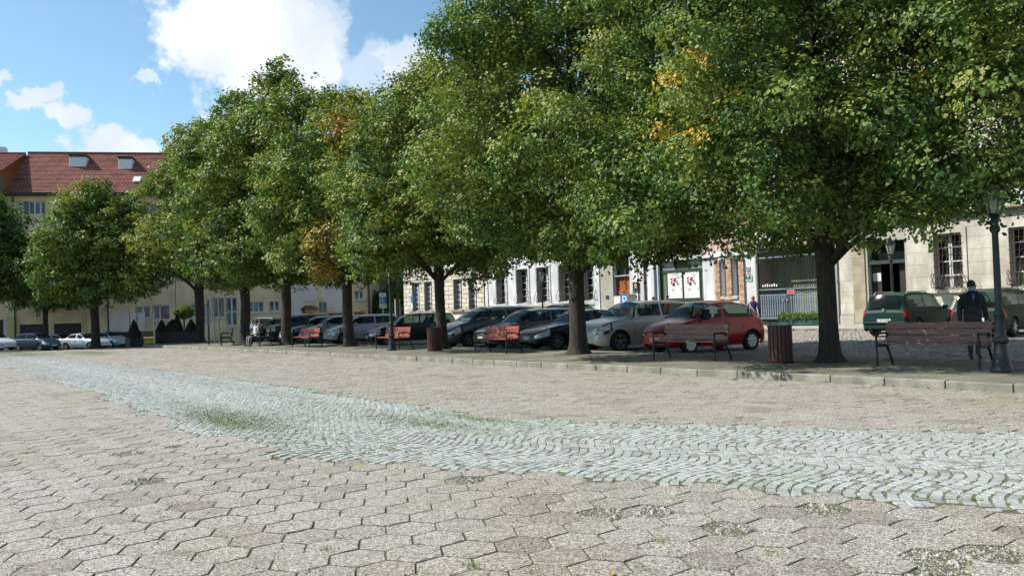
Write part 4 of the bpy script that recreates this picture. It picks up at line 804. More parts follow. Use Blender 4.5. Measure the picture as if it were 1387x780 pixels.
cxd, czd = (dd[0] + dd[1]) / 2, fh.P(421, 420)[1]; wv = (fh.X(432) - fh.X(410)) / 2; MB().prism([(cxd - wv * math.cos(a), czd + .5 * math.sin(a)) for a in np.linspace(0, math.pi, 9)] + [(cxd + wv * .9 * math.cos(a), czd + .34 * math.sin(a)) for a in np.linspace(0, math.pi, 9)], -1.1, -.05).build('canopy', M_PLNTH, fh.root)
MB().box(fh.X(410), fh.X(413.5), -.2, -.045, fh.P(411, 424)[1], fh.P(411, 420.5)[1]).build('lamp_box', M_PIPED, fh.root)
for h in (go1, go2):
    go = MB().box(h[0] + .01, h[1] - .01, .1, .16, h[2], h[3] - .01).build('garage_door', M_GARO, fh.root); mb = MB()
    for k in range(4): a = h[0] + (h[1] - h[0]) * k / 4; mb.box(a + .05, a + (h[1] - h[0]) / 4 - .05, .08, .102, h[2] + .1, h[3] - .1)
    mb.build('door_section', M_GARO, go)
MB().tube([(fh.X(500.5), -.12, -1), (fh.X(500.5), -.12, 11)], .12, 8).build('drainpipe', M_PIPE, fh.root)
# green rendered house at the end of the side street
M_GREENW = mat('green_render', (.20, .27, .17), .85, var=.12, scale=.6); O3 = dep(505, 430, 92)
fz = Fac('green_house', 'green rendered house wall at the end of the side street', O3, e_ang - .1); h1, h2 = fz.R(503, 506, 395, 407), fz.R(503, 506, 419, 430)
xr = fz.X(560); shell(-3, xr, -1, 11, [(-.3, .25, h1[2], h1[3]), (-.3, .25, h2[2], h2[3])], 8, .2).build('wall', M_GREENW, fz.root)
for h in (h1, h2): window(fz, (-.3, .25, h[2], h[3]), .12, M_WFRAME, M_GLASS, 1, 1, panes=False)
MB().box(-3, xr, -.1, 8, 11.02, 11.4).build('roof', M_PLNTH, fz.root)
# ------------------------------------------------------------------ trees and plants
M_BARK, t, b = newmat('tree_bark'); v = obco(t); mp = t.new('ShaderNodeMapping'); mp.inputs['Scale'].default_value = (9, 9, 1.6); t.l.new(v, mp.inputs[0])
n_ = t.noise(2.2, 7, mp.outputs[0], .7); t.put(b.inputs['Base Color'], t.ramp(n_, [(.3, (.014, .012, .010)), (.55, (.046, .038, .030)), (.8, (.085, .075, .06))])); b.inputs['Roughness'].default_value = .95
bn = t.new('ShaderNodeBump'); bn.inputs['Strength'].default_value = 1; bn.inputs['Distance'].default_value = .03; t.l.new(n_, bn.inputs['Height']); t.l.new(bn.outputs[0], b.inputs['Normal'])
def leafmat(name, stops, trans=.32):
    m, t, b = newmat(name); tn = attr(t, 'tint'); c = t.ramp(tn, stops); t.put(b.inputs['Base Color'], c); b.inputs['Roughness'].default_value = .55; b.inputs['Specular IOR Level'].default_value = .3
    tr = t.new('ShaderNodeBsdfTranslucent'); t.l.new(t.mix(1., c, (1.15, 1.25, .5), 'MULTIPLY'), tr.inputs[0]); mx = t.new('ShaderNodeMixShader'); mx.inputs[0].default_value = trans
    t.l.new(b.outputs[0], mx.inputs[1]); t.l.new(tr.outputs[0], mx.inputs[2]); t.l.new(mx.outputs[0], t.n['Material Output'].inputs[0]); return m
LEAFSTOPS = [(0, (.018, .055, .018)), (.30, (.062, .130, .034)), (.55, (.155, .240, .050)), (.74, (.29, .33, .075)), (.84, (.34, .31, .085)), (.93, (.70, .42, .06)), (1, (.27, .155, .075))]
M_LEAF = leafmat('maple_leaf', LEAFSTOPS, .22)
M_CONIF = leafmat('conifer_needle', [(0, (.008, .018, .010)), (1, (.03, .05, .022))], .12)
M_HEDGE = leafmat('hedge_leaf', [(0, (.04, .10, .02)), (.6, (.10, .19, .03)), (1, (.20, .28, .05))])
def leaves(P, Nrm, size, tint, m, name='crown', parent=None, aspect=.78):
    n = len(P); Nrm = Nrm / (np.linalg.norm(Nrm, axis=1, keepdims=True) + 1e-9); rd = rng.normal(0, 1, (n, 3)); T = rd - Nrm * np.sum(rd * Nrm, 1, keepdims=True); T /= np.linalg.norm(T, axis=1, keepdims=True) + 1e-9; B = np.cross(Nrm, T)
    s = (size * rng.uniform(.65, 1.3, n))[:, None]; dz = Nrm * s * rng.uniform(-.25, .25, (n, 1))
    V = np.stack([P - T * s * .5, P + B * s * .5 * aspect - T * s * .05 + dz, P + T * s * .55, P - B * s * .5 * aspect - T * s * .05 + dz], 1).reshape(-1, 3)
    return link(name, npmesh(name, V, np.arange(4 * n).reshape(n, 4), m, np.repeat(tint, 4)), parent)
PROFH, PROFR = [0, .08, .22, .42, .62, .8, .92, 1], [.72, .93, 1., .93, .78, .56, .34, .12]
def tree(px_label, X, Y, top, R, base, seed, n_leaf, leaf, r_t, z0=None, patches=(), warm=0., lobes=40, zsq=.78, brown=0., tilt=0.):
    global rng
    keep = rng; rng = np.random.default_rng(seed); z0 = float(gz(X, Y)) + (.126 if Y > .2 and X > -50 else 0) if z0 is None else z0
    root = thing('tree', px_label, 'tree', (X, Y, z0), 0, 'trees along the square')
    H = top - z0; b0 = base - z0
    # lobes
    C_, r_ = [], []
    for k in range(lobes):
        h = ((k + .5) / lobes) ** 1.05; Rh = R * np.interp(h, PROFH, PROFR); a = k * 2.39996 + rng.uniform(-.5, .5); lr = R * rng.uniform(.22, .36) * (1 - .3 * h)
        q = max(0, Rh - lr * .8) * rng.uniform(.72, 1.08); C_.append((q * math.cos(a), q * math.sin(a), b0 + lr * .55 + (H - b0 - lr * 1.3) * h)); r_.append(lr)
    for k in range(16): h = rng.uniform(.04, .75); a = k * 2.4; q = R * rng.uniform(.2, .62); C_.append((q * math.cos(a), q * math.sin(a), b0 + .3 + (H - b0) * h)); r_.append(R * .30)
    C_ = np.array(C_); r_ = np.array(r_); CB, RB = C_.copy(), r_.copy()
    sd_ = rng.normal(0, 1, (len(r_), 9, 3)); sd_ /= np.linalg.norm(sd_, axis=2, keepdims=True); C_ = (CB[:, None] + sd_ * (RB * rng.uniform(.55, .95, (9, 1)).mean(1).mean() )[:, None, None] * rng.uniform(.75, 1.2, (len(RB), 9, 1)) * np.array([1, 1, zsq])).reshape(-1, 3); r_ = (RB[:, None] * rng.uniform(.30, .52, (len(RB), 9))).ravel()
    k_ = (C_[:, 2] > b0 + .15); C_, r_ = C_[k_], r_[k_]; n_sp = n_leaf // 14; p = r_ ** 2 / (r_ ** 2).sum(); MU = 3; li = rng.choice(len(r_), n_sp * MU, p=p)
    d = rng.normal(0, 1, (n_sp * MU, 3)); d /= np.linalg.norm(d, axis=1, keepdims=True); rad = r_[li] * (1.02 - .45 * rng.random(n_sp * MU) ** 2.2) * (1 + .12 * rng.normal(0, 1, n_sp * MU))
    S = C_[li] + d * rad[:, None] * np.array([1, 1, zsq]); dist = np.linalg.norm((S[:, None, :] - C_[None]) / np.array([1, 1, zsq]), axis=2) / r_[None]; dist[np.arange(len(S)), li] = 9
    ok = (dist.min(1) > .72) | (rng.random(len(S)) < .16); ok &= S[:, 2] > b0 - .12 + .45 * rng.random(len(S)) ** 2 + tilt * np.clip(S[:, :2] @ RV[:2] / R + .15, 0, 1); S, d, li_ = S[ok][:n_sp], d[ok][:n_sp], li[ok][:n_sp]
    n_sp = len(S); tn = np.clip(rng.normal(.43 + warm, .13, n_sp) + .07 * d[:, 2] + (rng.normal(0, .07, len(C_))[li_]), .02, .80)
    S = S + d * (np.where(rng.random(n_sp) < .10, rng.uniform(.1, .55, n_sp), 0))[:, None]
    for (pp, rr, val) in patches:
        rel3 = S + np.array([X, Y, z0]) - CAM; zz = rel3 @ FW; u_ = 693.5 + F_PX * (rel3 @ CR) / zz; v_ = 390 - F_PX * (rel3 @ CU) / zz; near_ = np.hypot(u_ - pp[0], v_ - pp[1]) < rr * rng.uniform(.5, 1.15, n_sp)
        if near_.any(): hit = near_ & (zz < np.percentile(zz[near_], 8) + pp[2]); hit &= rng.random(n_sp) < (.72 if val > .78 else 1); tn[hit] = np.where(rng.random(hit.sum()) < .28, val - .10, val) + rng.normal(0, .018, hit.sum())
    if brown: k = rng.random(n_sp) < brown; tn[k] = rng.uniform(.78, .86, k.sum())
    per = 14; P = np.repeat(S, per, 0) + rng.normal(0, 1, (n_sp * per, 3)) * np.array([.15, .15, .09]) * (leaf / .13) ** .6; D = np.repeat(d, per, 0); up = np.array([0, 0, 1.])
    Nn = D * 1.0 + up * .45 + rng.normal(0, .34, P.shape); T_ = np.clip(np.repeat(tn, per) + rng.normal(0, 1, len(P)) * np.where(np.repeat(tn, per) < .8, .04, .012), 0, 1)
    leaves(P, Nn, leaf, T_, M_LEAF, 'crown', root)
    # trunk with root flare, and limbs into the lobes
    mb = MB(); k = 13; hs = np.array([-.12, 0, .08, .2, .45, .9, 1.5, 2.2, b0 + .2, b0 + 1.5, b0 + (H - b0) * .45, b0 + (H - b0) * .65, b0 + (H - b0) * .85]); rr = r_t * np.array([1.8, 1.7, 1.45, 1.22, 1.10, 1.03, 1., .98, 1.05, .8, .5, .3, .1]); lean = rng.normal(0, .012, 2)
    pts = [(lean[0] * z_ + .03 * math.sin(z_ * 1.3 + seed), lean[1] * z_ + .03 * math.cos(z_ * 1.7 + seed), z_) for z_ in hs]; mb.tube(pts, rr, 14)
    V = np.array(mb.v); ang_ = np.arctan2(V[:, 1], V[:, 0]); fl_ = np.exp(-np.clip(V[:, 2], 0, 9) * 4); V[:, :2] *= (1 + (.16 * np.sin(ang_ * 5 + seed) * fl_ + .05 * np.sin(ang_ * 3 + V[:, 2] * 2))[:, None]); mb.v = V.tolist(); mb.build('trunk', M_BARK, root, smooth=True)
    for k in np.argsort(-RB)[:13]:
        c_ = CB[k]; hz = min(max(b0 - .1, c_[2] - .75 * np.hypot(*c_[:2])), b0 + (H - b0) * .6); a_ = np.array([lean[0] * hz, lean[1] * hz, hz]); m_ = a_ * .5 + c_ * .5 + np.array([0, 0, .22 * np.hypot(*c_[:2])]) + rng.normal(0, .12, 3)
        q = np.array([(1 - u) ** 2 * a_ + 2 * u * (1 - u) * m_ + u * u * (c_ * 1.06) for u in np.linspace(0, 1, 6)]); rb = r_t * np.linspace(.5, .10, 6) * (.8 if hz < b0 + 1 else .6); MB().tube(q, rb, 7).build('branch', M_BARK, root, smooth=True)
    rng = keep; return root
OR, YL, BR = .925, .86, .99
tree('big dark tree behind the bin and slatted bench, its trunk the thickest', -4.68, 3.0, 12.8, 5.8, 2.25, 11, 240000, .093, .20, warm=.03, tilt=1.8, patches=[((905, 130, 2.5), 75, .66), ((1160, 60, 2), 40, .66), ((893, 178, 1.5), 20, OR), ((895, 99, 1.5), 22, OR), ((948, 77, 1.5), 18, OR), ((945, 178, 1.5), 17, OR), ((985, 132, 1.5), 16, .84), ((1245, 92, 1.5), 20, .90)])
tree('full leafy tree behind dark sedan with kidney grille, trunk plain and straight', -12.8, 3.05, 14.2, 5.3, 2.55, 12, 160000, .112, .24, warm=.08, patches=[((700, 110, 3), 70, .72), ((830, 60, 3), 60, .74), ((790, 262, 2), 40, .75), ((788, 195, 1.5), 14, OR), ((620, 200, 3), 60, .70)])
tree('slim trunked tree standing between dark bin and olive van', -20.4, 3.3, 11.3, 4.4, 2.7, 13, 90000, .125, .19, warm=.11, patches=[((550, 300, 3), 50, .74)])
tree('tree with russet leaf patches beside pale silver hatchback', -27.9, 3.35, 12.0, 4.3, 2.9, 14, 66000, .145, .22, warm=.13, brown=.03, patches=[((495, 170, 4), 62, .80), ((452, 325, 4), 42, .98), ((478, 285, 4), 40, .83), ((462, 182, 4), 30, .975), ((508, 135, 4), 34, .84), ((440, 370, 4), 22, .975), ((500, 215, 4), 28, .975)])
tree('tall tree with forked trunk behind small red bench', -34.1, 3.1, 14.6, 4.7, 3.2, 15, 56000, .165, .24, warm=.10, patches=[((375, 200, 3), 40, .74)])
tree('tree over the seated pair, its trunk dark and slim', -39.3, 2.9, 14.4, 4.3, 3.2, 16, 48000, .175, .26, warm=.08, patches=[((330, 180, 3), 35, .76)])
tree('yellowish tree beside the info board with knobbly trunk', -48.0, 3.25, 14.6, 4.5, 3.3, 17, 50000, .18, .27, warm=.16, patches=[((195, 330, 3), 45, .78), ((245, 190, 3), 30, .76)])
tree('dense round tree in front of the silver saloon on the street', -51.9, -2.0, 11.0, 4.3, 2.8, 18, 46000, .175, .25, warm=.08, brown=.02, patches=[((95, 255, 3), 28, .82), ((185, 250, 3), 20, .80)])
p = dep(62, 440, 76); tree('dark tree between two black garage doors', p[0], p[1], 8.4, 4.4, 3.0, 19, 26000, .22, .22, lobes=24)
p = dep(-16, 440, 52); tree('tree at the end of the row beside the white car', p[0], p[1], 10.6, 3.7, 3.0, 20, 36000, .18, .22, z0=float(gz(p[0], p[1])))
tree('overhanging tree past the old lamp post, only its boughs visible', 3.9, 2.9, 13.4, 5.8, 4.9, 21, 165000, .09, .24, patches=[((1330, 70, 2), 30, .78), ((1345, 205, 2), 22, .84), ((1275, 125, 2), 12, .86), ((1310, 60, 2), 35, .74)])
# side street greenery
def bush(name, label, cat, c, rx, ry, h, n, leaf, m, group=None, tint=(.5, .2)):
    root = thing(name, label, cat, c, 0, group); nb = 16; C_ = np.stack([rng.uniform(-rx, rx, nb) * .75, rng.uniform(-ry, ry, nb) * .75, rng.uniform(.12, .85, nb) * h], 1); rr = rng.uniform(.28, .45, nb) * min(rx, h * .5) + .1
    li = rng.integers(0, nb, n); d = rng.normal(0, 1, (n, 3)); d /= np.linalg.norm(d, axis=1, keepdims=True); P = C_[li] + d * (rr[li] * rng.uniform(.6, 1.08, n))[:, None]; P[:, 2] = np.abs(P[:, 2])
    leaves(P, d * .8 + rng.normal(0, .5, P.shape), leaf, np.clip(rng.normal(*tint, n), 0, 1), m, 'foliage', root); return root
p = dep(536, 430, 86); bush('ivy_hedge', 'tall ivy covered hedge at the end of the side street', 'hedge', (p[0], p[1], 0), 4.2, 2.0, 6.2, 16000, .25, M_HEDGE, tint=(.42, .2))
p = dep(520, 430, 80); bush('shrub', 'low green shrub beside the green house in side street', 'shrub', (p[0], p[1], 0), 2.0, 1.2, 1.6, 3000, .2, M_HEDGE, tint=(.3, .15))
def conifer(x, y, z, h, r_, label, n=5000, group='clipped cone conifers'):
    root = thing('conifer', label, 'conifer', (x, y, z), 0, group); u = rng.random(n) ** .7; a = rng.random(n) * 6.283; R_ = r_ * (1 - u) ** .8 * np.clip(u * 9 + .5, 0, 1) * rng.uniform(.75, 1.06, n); P = np.stack([R_ * np.cos(a), R_ * np.sin(a), u * h], 1)
    leaves(P, np.stack([np.cos(a), np.sin(a), np.full(n, .4)], 1) + rng.normal(0, .4, (n, 3)), .11, rng.random(n), M_CONIF, 'foliage', root); MB().tube([(0, 0, 0), (0, 0, h * .7)], [.04, .01], 6).build('trunk', M_BARK, root); return root
M_PLANT = mat('dark_planter', (.016, .015, .014), .7, var=.2)
base = gnd(182, 469.5, 0); D_ = float((base - CAM) @ FW)
pl = thing('planter_box', 'dark square planter box standing alone at the square edge', 'planter', base); MB().box(-.62, .62, -.4, .4, 0, .56, bev=.02).build('box', M_PLANT, pl); MB().box(-.56, .56, -.34, .34, .5, .545).build('soil', M_JOINT, pl)
top = dep(182, 434, D_); conifer(base[0], base[1], base[2] + .55, top[2] - base[2] - .55, .42, 'pointed conifer in the lone dark planter box')
b0 = gnd(218, 467.5, 0); b1 = gnd(264, 466, 0); D_ = float((b0 - CAM) @ FW); mid = (b0 + b1) / 2; hv = (b1 - b0)[:2]; Lh = float(np.hypot(*hv))
pl = thing('planter_trough', 'long dark planter trough with row of conifers', 'planter', mid, math.atan2(hv[1], hv[0])); MB().box(-Lh / 2 - .2, Lh / 2 + .2, -.35, .35, 0, .85, bev=.02).build('box', M_PLANT, pl); MB().box(-Lh / 2, Lh / 2, -.3, .3, .7, .84).build('soil', M_JOINT, pl)
for px, py, lab in ((219.5, 434, 'pointed conifer at the lone planter end of the long trough'), (230, 437, 'short conifer leaning on its taller twin in trough'), (234, 433, 'conifer squeezed in the middle of the long trough'), (240.5, 427, 'tallest conifer in the long trough beside the round topped tree'), (259.5, 433, 'conifer standing apart at the tree trunk end of the trough')):
    k = np.clip((px - 218) / 46, 0, 1); q = b0 * (1 - k) + b1 * k; top = dep(px, py, D_); conifer(q[0], q[1], .8, top[2] - .8, .40, lab, 4000)
bq = dep(250, 464, 56); tq = dep(249, 423, 56); root = thing('topiary_tree', 'small round topped tree on thin stem behind the conifers', 'tree', (bq[0], bq[1], 0)); n = 3500
d = rng.normal(0, 1, (n, 3)); d /= np.linalg.norm(d, axis=1, keepdims=True); leaves(d * np.array([.62, .62, .42]) * rng.uniform(.6, 1.1, (n, 1)) + np.array([0, 0, tq[2]]), d + rng.normal(0, .5, d.shape), .14, np.clip(rng.normal(.7, .2, n), 0, 1), M_HEDGE, 'crown', root); MB().tube([(0, 0, 0), (0, 0, tq[2])], .05, 7).build('trunk', M_BARK, root)
tr_, hw2 = TROUGH; n = 2600; P = np.stack([rng.uniform(-hw2, hw2, n), rng.normal(0, .12, n), .34 + np.abs(rng.normal(0, .09, n))], 1); o = leaves(P, rng.normal(0, 1, (n, 3)), .12, np.clip(rng.normal(.7, .25, n), 0, 1), M_HEDGE, 'foliage', tr_); tag(o, kind='stuff')

# ------------------------------------------------------------------ street furniture
M_LAMP = mat('dark_lamp_iron', (.028, .036, .036), .45, metal=.3, var=.3, scale=6); M_LGLASS = mat('milky_lamp_glass', (.34, .36, .33), .25, var=.1)
def lamp(X, Y, z, label, sc=1.0):
    root = thing('street_lamp', label, 'street lamp', (X, Y, z), .3, 'old style street lamps')
    b_ = MB().lathe([(.185, 0), (.19, .03), (.17, .08), (.140, .18), (.118, .30), (.105, .42), (.10, .5)], 20, ); b_.build('base', M_LAMP, root, smooth=True, angle=40)
    MB().lathe([(.10, .501), (.125, .52), (.135, .56), (.125, .60), (.095, .62), (.085, .66), (.082, .80), (.075, .98), (.088, 1.0), (.088, 1.04), (.062, 1.08)], 20).build('collar', M_LAMP, root, smooth=True, angle=40)
    MB().lathe([(.060, 1.081), (.052, 2.45 * sc)], 14).build('post', M_LAMP, root, smooth=True, angle=40)
    z0 = 2.45 * sc; MB().lathe([(.055, z0), (.085, z0 + .05), (.085, z0 + .10), (.06, z0 + .16), (.075, z0 + .22), (.05, z0 + .27), (.10, z0 + .31), (.03, z0 + .33)], 14).build('capital', M_LAMP, root, smooth=True, angle=40)
    zl = z0 + .34; k = 6
    def ringp(r_, zz): return [(r_ * math.cos(2 * math.pi * i / k), r_ * math.sin(2 * math.pi * i / k), zz) for i in range(k)]
    a, b2 = ringp(.105, zl), ringp(.20, zl + .42); g = MB(); g.add([(x * .96, y * .96, zz) for x, y, zz in a + b2], [(i, (i + 1) % k, k + (i + 1) % k, k + i) for i in range(k)]); g.build('lantern_glass', M_LGLASS, root)
    fr = MB()
    for i in range(k): fr.tube([a[i], b2[i]], .011, 5)
    fr.tube(a + [a[0]], .014, 5).tube(b2 + [b2[0]], .016, 5); fr.build('lantern_frame', M_LAMP, root)
    MB().lathe([(.215, zl + .42), (.225, zl + .44), (.14, zl + .54), (.06, zl + .58), (.065, zl + .63), (.03, zl + .66), (.03, zl + .70), (.045, zl + .73), (.006, zl + .80)], 12).build('lantern_roof', M_LAMP, root); return root
q = gnd(1357, 503.5, .128); lamp(q[0], q[1], .128, 'old dark lamp post beside the long bench and masked man')
q = gnd(531, 474.5, .128); lamp(q[0], q[1], .128, 'dark lamp post beside small red bench and black car', 1.0)
q = fac(1209, 400, 20.4); lamp(q[0], 20.4, .25, 'dark lamp post behind the green estate car before doorway', 1.12)
q = fac(734.5, 400, 20.3); lamp(q[0], 20.3, .25, 'slender lamp post before the white facade windows', 1.1)
M_SLAT = mat('red_brown_bench_wood', (.30, .062, .038), .5, var=.35, scale=3, bump=.2, bscale=20, aniso=(1, 14, 14)); M_SLAT_SHADE = mat('shaded_bench_wood', (.27, .13, .105), .55, var=.35, scale=3, bump=.2, bscale=20, aniso=(1, 14, 14)); M_BIRON = mat('bench_iron', (.018, .02, .022), .45, metal=.3, var=.2)  # all benches share one wood; the duller copy has shade put into its colour
def bench(label, X, Y, z, L=1.9, m=None, rz=0., group='slatted benches along the pavement', nseat=3):
    root = thing('bench', label, 'bench', (X, Y, z), rz, group); m = m or M_SLAT; h = L / 2
    for s_ in (-h, h):
        q = MB().tube([(s_, 0, 0), (s_, 0, .62), (s_, .03, .66), (s_, .40, .66), (s_, .46, .62), (s_, .50, .46)], .024, 6); q.build('armrest_leg', M_BIRON, root)
        MB().tube([(s_, .66, 0), (s_, .52, .25), (s_, .42, .40), (s_, .0, .415)], .025, 6).build('rear_leg', M_BIRON, root)
        MB().obox((s_, .535, .64), (.02, 0, 0), (0, .09 * .5, .55 * .5 * .92), (0, .02, -.008)).build('back_support', M_BIRON, root)
    for k in range(nseat): y0 = .035 + k * .145; MB().box(-h - .04, h + .04, y0, y0 + .125, .435 + .004 * (nseat - 1 - k), .475 + .004 * (nseat - 1 - k), bev=.008).build('seat_slat', m, root)
    for k in range(3): zc = .545 + k * .128; yc = .49 + (zc - .5) * .19; MB().obox((0, yc - .03, zc), (h + .04, 0, 0), (0, .010, .058), (0, .017, -.003)).build('back_slat', m, root)
    return root
bench('long shade toned bench beside lamp post before the masked man', -2.3, 2.3, .128, 1.92, M_SLAT_SHADE)
bench('shade toned bench before the red small car, beside slatted bin', -8.08, 2.15, .128, 1.9, M_SLAT_SHADE)
bench('bright red bench before the olive van and black saloon', -16.0, 2.2, .128, 1.65)
bench('red bench before the black car, behind dark lamp post', -22.75, 2.3, .128, 1.75)
q = gnd(419, 471, .128); bench('red bench before silver cars beside the russet tree', q[0] - .9, q[1], .128, 1.8)
M_BINW = mat('dark_red_bin_wood', (.075, .016, .016), .5, var=.4, scale=4, aniso=(12, 12, 1)); M_BINS = mat('bin_liner', (.02, .018, .018), .6)
def bin_(label, X, Y):
    root = thing('litter_bin', label, 'litter bin', (X, Y, .128), 0, 'slatted litter bins'); r_ = .245; n = 18; me = None
    for k in range(n):
        a = 2 * math.pi * k / n
        if me is None: o = MB().box(-.036, .036, -.012, .012, .04, .82, bev=.005).build('slat', M_BINW, root); me = o.data
        else: o = link('slat', me, root)
        o.location = (r_ * math.cos(a), r_ * math.sin(a), 0); o.rotation_euler = (0, 0, a + math.pi / 2)
    MB().lathe([(.20, .03), (.225, .05), (.225, .81), (.19, .81), (.19, .3)], 18).build('liner', M_BINS, root)
    MB().lathe([(.225, .815), (.275, .815), (.275, .845), (.225, .845)], 20).build('rim', M_BIRON, root); MB().tube([(-.24, 0, .845), (-.24, 0, .93), (.24, 0, .93), (.24, 0, .845)], .012, 6).build('hood_frame', M_BIRON, root); MB().box(-.2, .2, -.2, .2, 0, .035).build('foot', M_BIRON, root)
q = gnd(1051, 492.5, .128); bin_('dark slatted bin between red small car and thickest tree trunk', q[0], q[1] + .2)
q = gnd(582.5, 475.5, .128); bin_('red slatted bin beside slim tree trunk and black car', q[0], q[1] + .2)
M_SIGNB = mat('blue_sign', (.02, .20, .55), .4, var=.05); M_POLE = mat('galvanised_pole', (.30, .32, .32), .45, metal=.5, var=.2); M_SGREY = mat('sign_back_grey', (.20, .25, .25), .5, metal=.2)
def pole(root, h, r_=.03, m=None): return MB().tube([(0, 0, 0), (0, 0, h)], r_, 8).build('pole', m or M_POLE, root)
def face(root, w_, h_, zc, m, y=-.04, name='plate', x=0): return MB().box(x - w_ / 2, x + w_ / 2, y - .008, y, zc - h_ / 2, zc + h_ / 2, bev=.003).build(name, m, root)
# parking sign by the far kerb
q = fac(846.5, 408, 19.3); s_ = thing('parking_sign', 'blue parking sign with white P before the orange door', 'sign', (q[0], 19.3, .1)); zc = q[2] - .1; w_ = abs(fac(852, 408, 19.3)[0] - fac(841.5, 408, 19.3)[0])
pole(s_, zc + .1); face(s_, w_, .78, zc, M_SIGNB, -.035); text('lettering', 'P', .78, M_WHITE, s_, (0, -.046, zc - .0), (math.pi / 2, 0, 0)); face(s_, .5, .7, zc - .05, M_WHITE, -.02, 'side_plate', -w_ / 2 - .28); face(s_, .5, .72, zc + .02, M_GLASSB, -.02, 'side_plate', w_ / 2 + .3)
# disabled parking sign in the side street
D_ = 62; q = dep(518.5, 407, D_); s_ = thing('disabled_parking_sign', 'blue disabled parking sign between two white plates on grey pole', 'sign', (q[0], q[1], 0.1), e_ang); zc = q[2] - .1
pole(s_, zc + .5); face(s_, .50, .30, zc + .42, M_WHITE); pl_ = face(s_, .54, .48, zc + .01, M_SIGNB); face(s_, .52, .32, zc - .42, M_WHITE)
MB().ell((-.04, -.058, zc + .16), (.04, .008, .04), 8, 4).build('symbol_head', M_WHITE, pl_); MB().tube([(-.04, -.056, zc + .1), (-.03, -.056, zc - .02), (.08, -.056, zc - .02), (.12, -.056, zc - .14)], .018, 5).build('symbol_body', M_WHITE, pl_); MB().tube([(-.06 + .12 * math.cos(a), -.056, zc - .06 + .12 * math.sin(a)) for a in np.linspace(2.2, 6.0, 12)], .014, 5).build('symbol_wheel', M_WHITE, pl_)
MB().obox((0, -.052, zc - .42), (.2, 0, .07), (0, .002, 0), (-.01, 0, .03)).build('red_stripe', M_RED, s_); MB().box(-.15, .15, -.052, -.049, zc + .38, zc + .41).box(-.15, .15, -.052, -.049, zc + .45, zc + .48).build('lettering', M_GREY, s_)
# backs of two traffic signs
D_ = 58; q = dep(437.5, 425, D_); s_ = thing('sign_back', 'grey backs of paired traffic signs above the silver cars', 'sign', (q[0], q[1], 0.), e_ang); u_ = D_ / F_PX; pole(s_, q[2] + 1.0)
for x_, w_, zc, h_ in ((-2.7, 4.6, 9, 14), (2.9, 4.6, 9, 14), (-3.1, 5.6, -8, 16), (3.2, 5.8, -8, 16)): face(s_, w_ * u_, h_ * u_, q[2] + zc * u_, M_SGREY, -.04, 'sign_panel', x_ * u_)
q = fac(558.5, 405, 20.2); s_ = thing('pole_sign', 'narrow blue and white sign on pole at the rusticated corner', 'sign', (q[0], 20.2, .25)); zc = q[2] - .25; pole(s_, zc + .5); face(s_, .30, .62, zc, M_SIGNB); face(s_, .22, .35, zc - .55, M_WHITE)
# info board and poles beside the yellowish tree
def at(px, py, z=0.): return gnd(px, py, z)
q = at(283, 467, .12); D_ = float((q - CAM) @ FW); s_ = thing('info_board', 'dark upright info board on post beside knobbly tree trunk', 'board', (q[0], q[1], q[2]), e_ang); u_ = D_ / F_PX; pole(s_, 2.5, .05, M_BIRON); face(s_, 7 * u_, 26 * u_, (467 - 428) * u_, M_SGREY, -.03, 'board')
for px, y0_, lab in ((291, 403, 'thin dark pole beside the info board'), (297.5, 400, 'thin grey pole nearest the white hatchback')): q = at(px, 465, .12); s_ = thing('pole', lab, 'pole', q); pole(s_, (465 - y0_) * D_ / F_PX, .035, M_SGREY)
for px, pb, pt_, lab, m_ in ((209.5, 466, 421, 'pale slim post between lone planter and trough', M_POLE), (176, 466, 422, 'thin grey post behind the lone planter', M_SGREY), (186, 465, 420, 'slim pole rising beside the lone conifer', M_SGREY)):
    q = dep(px, pb, 57); s_ = thing('pole', lab, 'pole', (q[0], q[1], q[2])); pole(s_, (pb - pt_) * 57 / F_PX, .05, m_)
for px, m_, lab in ((536, M_WHITE, 'pale post in the side street before the hedge'), (542, M_SGREY, 'thin grey post before the ivy hedge corner')): q = dep(px, 436, 66); s_ = thing('pole', lab, 'pole', (q[0], q[1], 0.)); pole(s_, dep(px, 405, 66)[2], .05, m_)
q = dep(540, 430, 58); s_ = thing('pole', 'tall dark pole rising above hedge at the stone corner', 'pole', (q[0], q[1], 0.)); pole(s_, 5.2, .07, M_BIRON)
# dark railing bench by the info board
q = at(300, 468, .128); bench('dark bench beside the info board under the trees', q[0], q[1], .128, 1.5, M_PLANT, -.3)
q = dep(205, 459, 68); s_ = thing('salt_bin', 'low yellow grit bin at the foot of the cream house', 'grit bin', (q[0], q[1], float(gz(q[0], q[1])) + .0), e_ang); zt_ = q[2] - s_.location.z
M_YELB = mat('yellow_plastic', (.36, .27, .07), .6); MB().box(-.85, .85, -.35, .35, 0, max(.3, zt_), bev=.05).build('body', M_YELB, s_); MB().box(-.9, .9, -.4, .4, max(.3, zt_) + .002, max(.3, zt_) + .15, bev=.03).build('lid', M_YELB, s_)
# dark wheelie bin before the pilasters
q = fac(873, 408, 20.8); s_ = thing('wheelie_bin', 'black wheelie bin before white pilasters beside orange door', 'wheelie bin', (q[0], 20.8, .26)); MB().prism([(-.24, .08), (.24, .08), (.30, 1.05), (-.30, 1.05)], -.3, .3).build('body', M_BINS, s_); MB().box(-.33, .33, -.34, .34, 1.055, 1.13, bev=.02).build('lid', M_BINS, s_)
for x_ in (-.2, .2): MB().lathe([(.1, -.03), (.1, .03)], 10, (x_, .32, .1), axis='y').build('wheel', M_BIRON, s_)

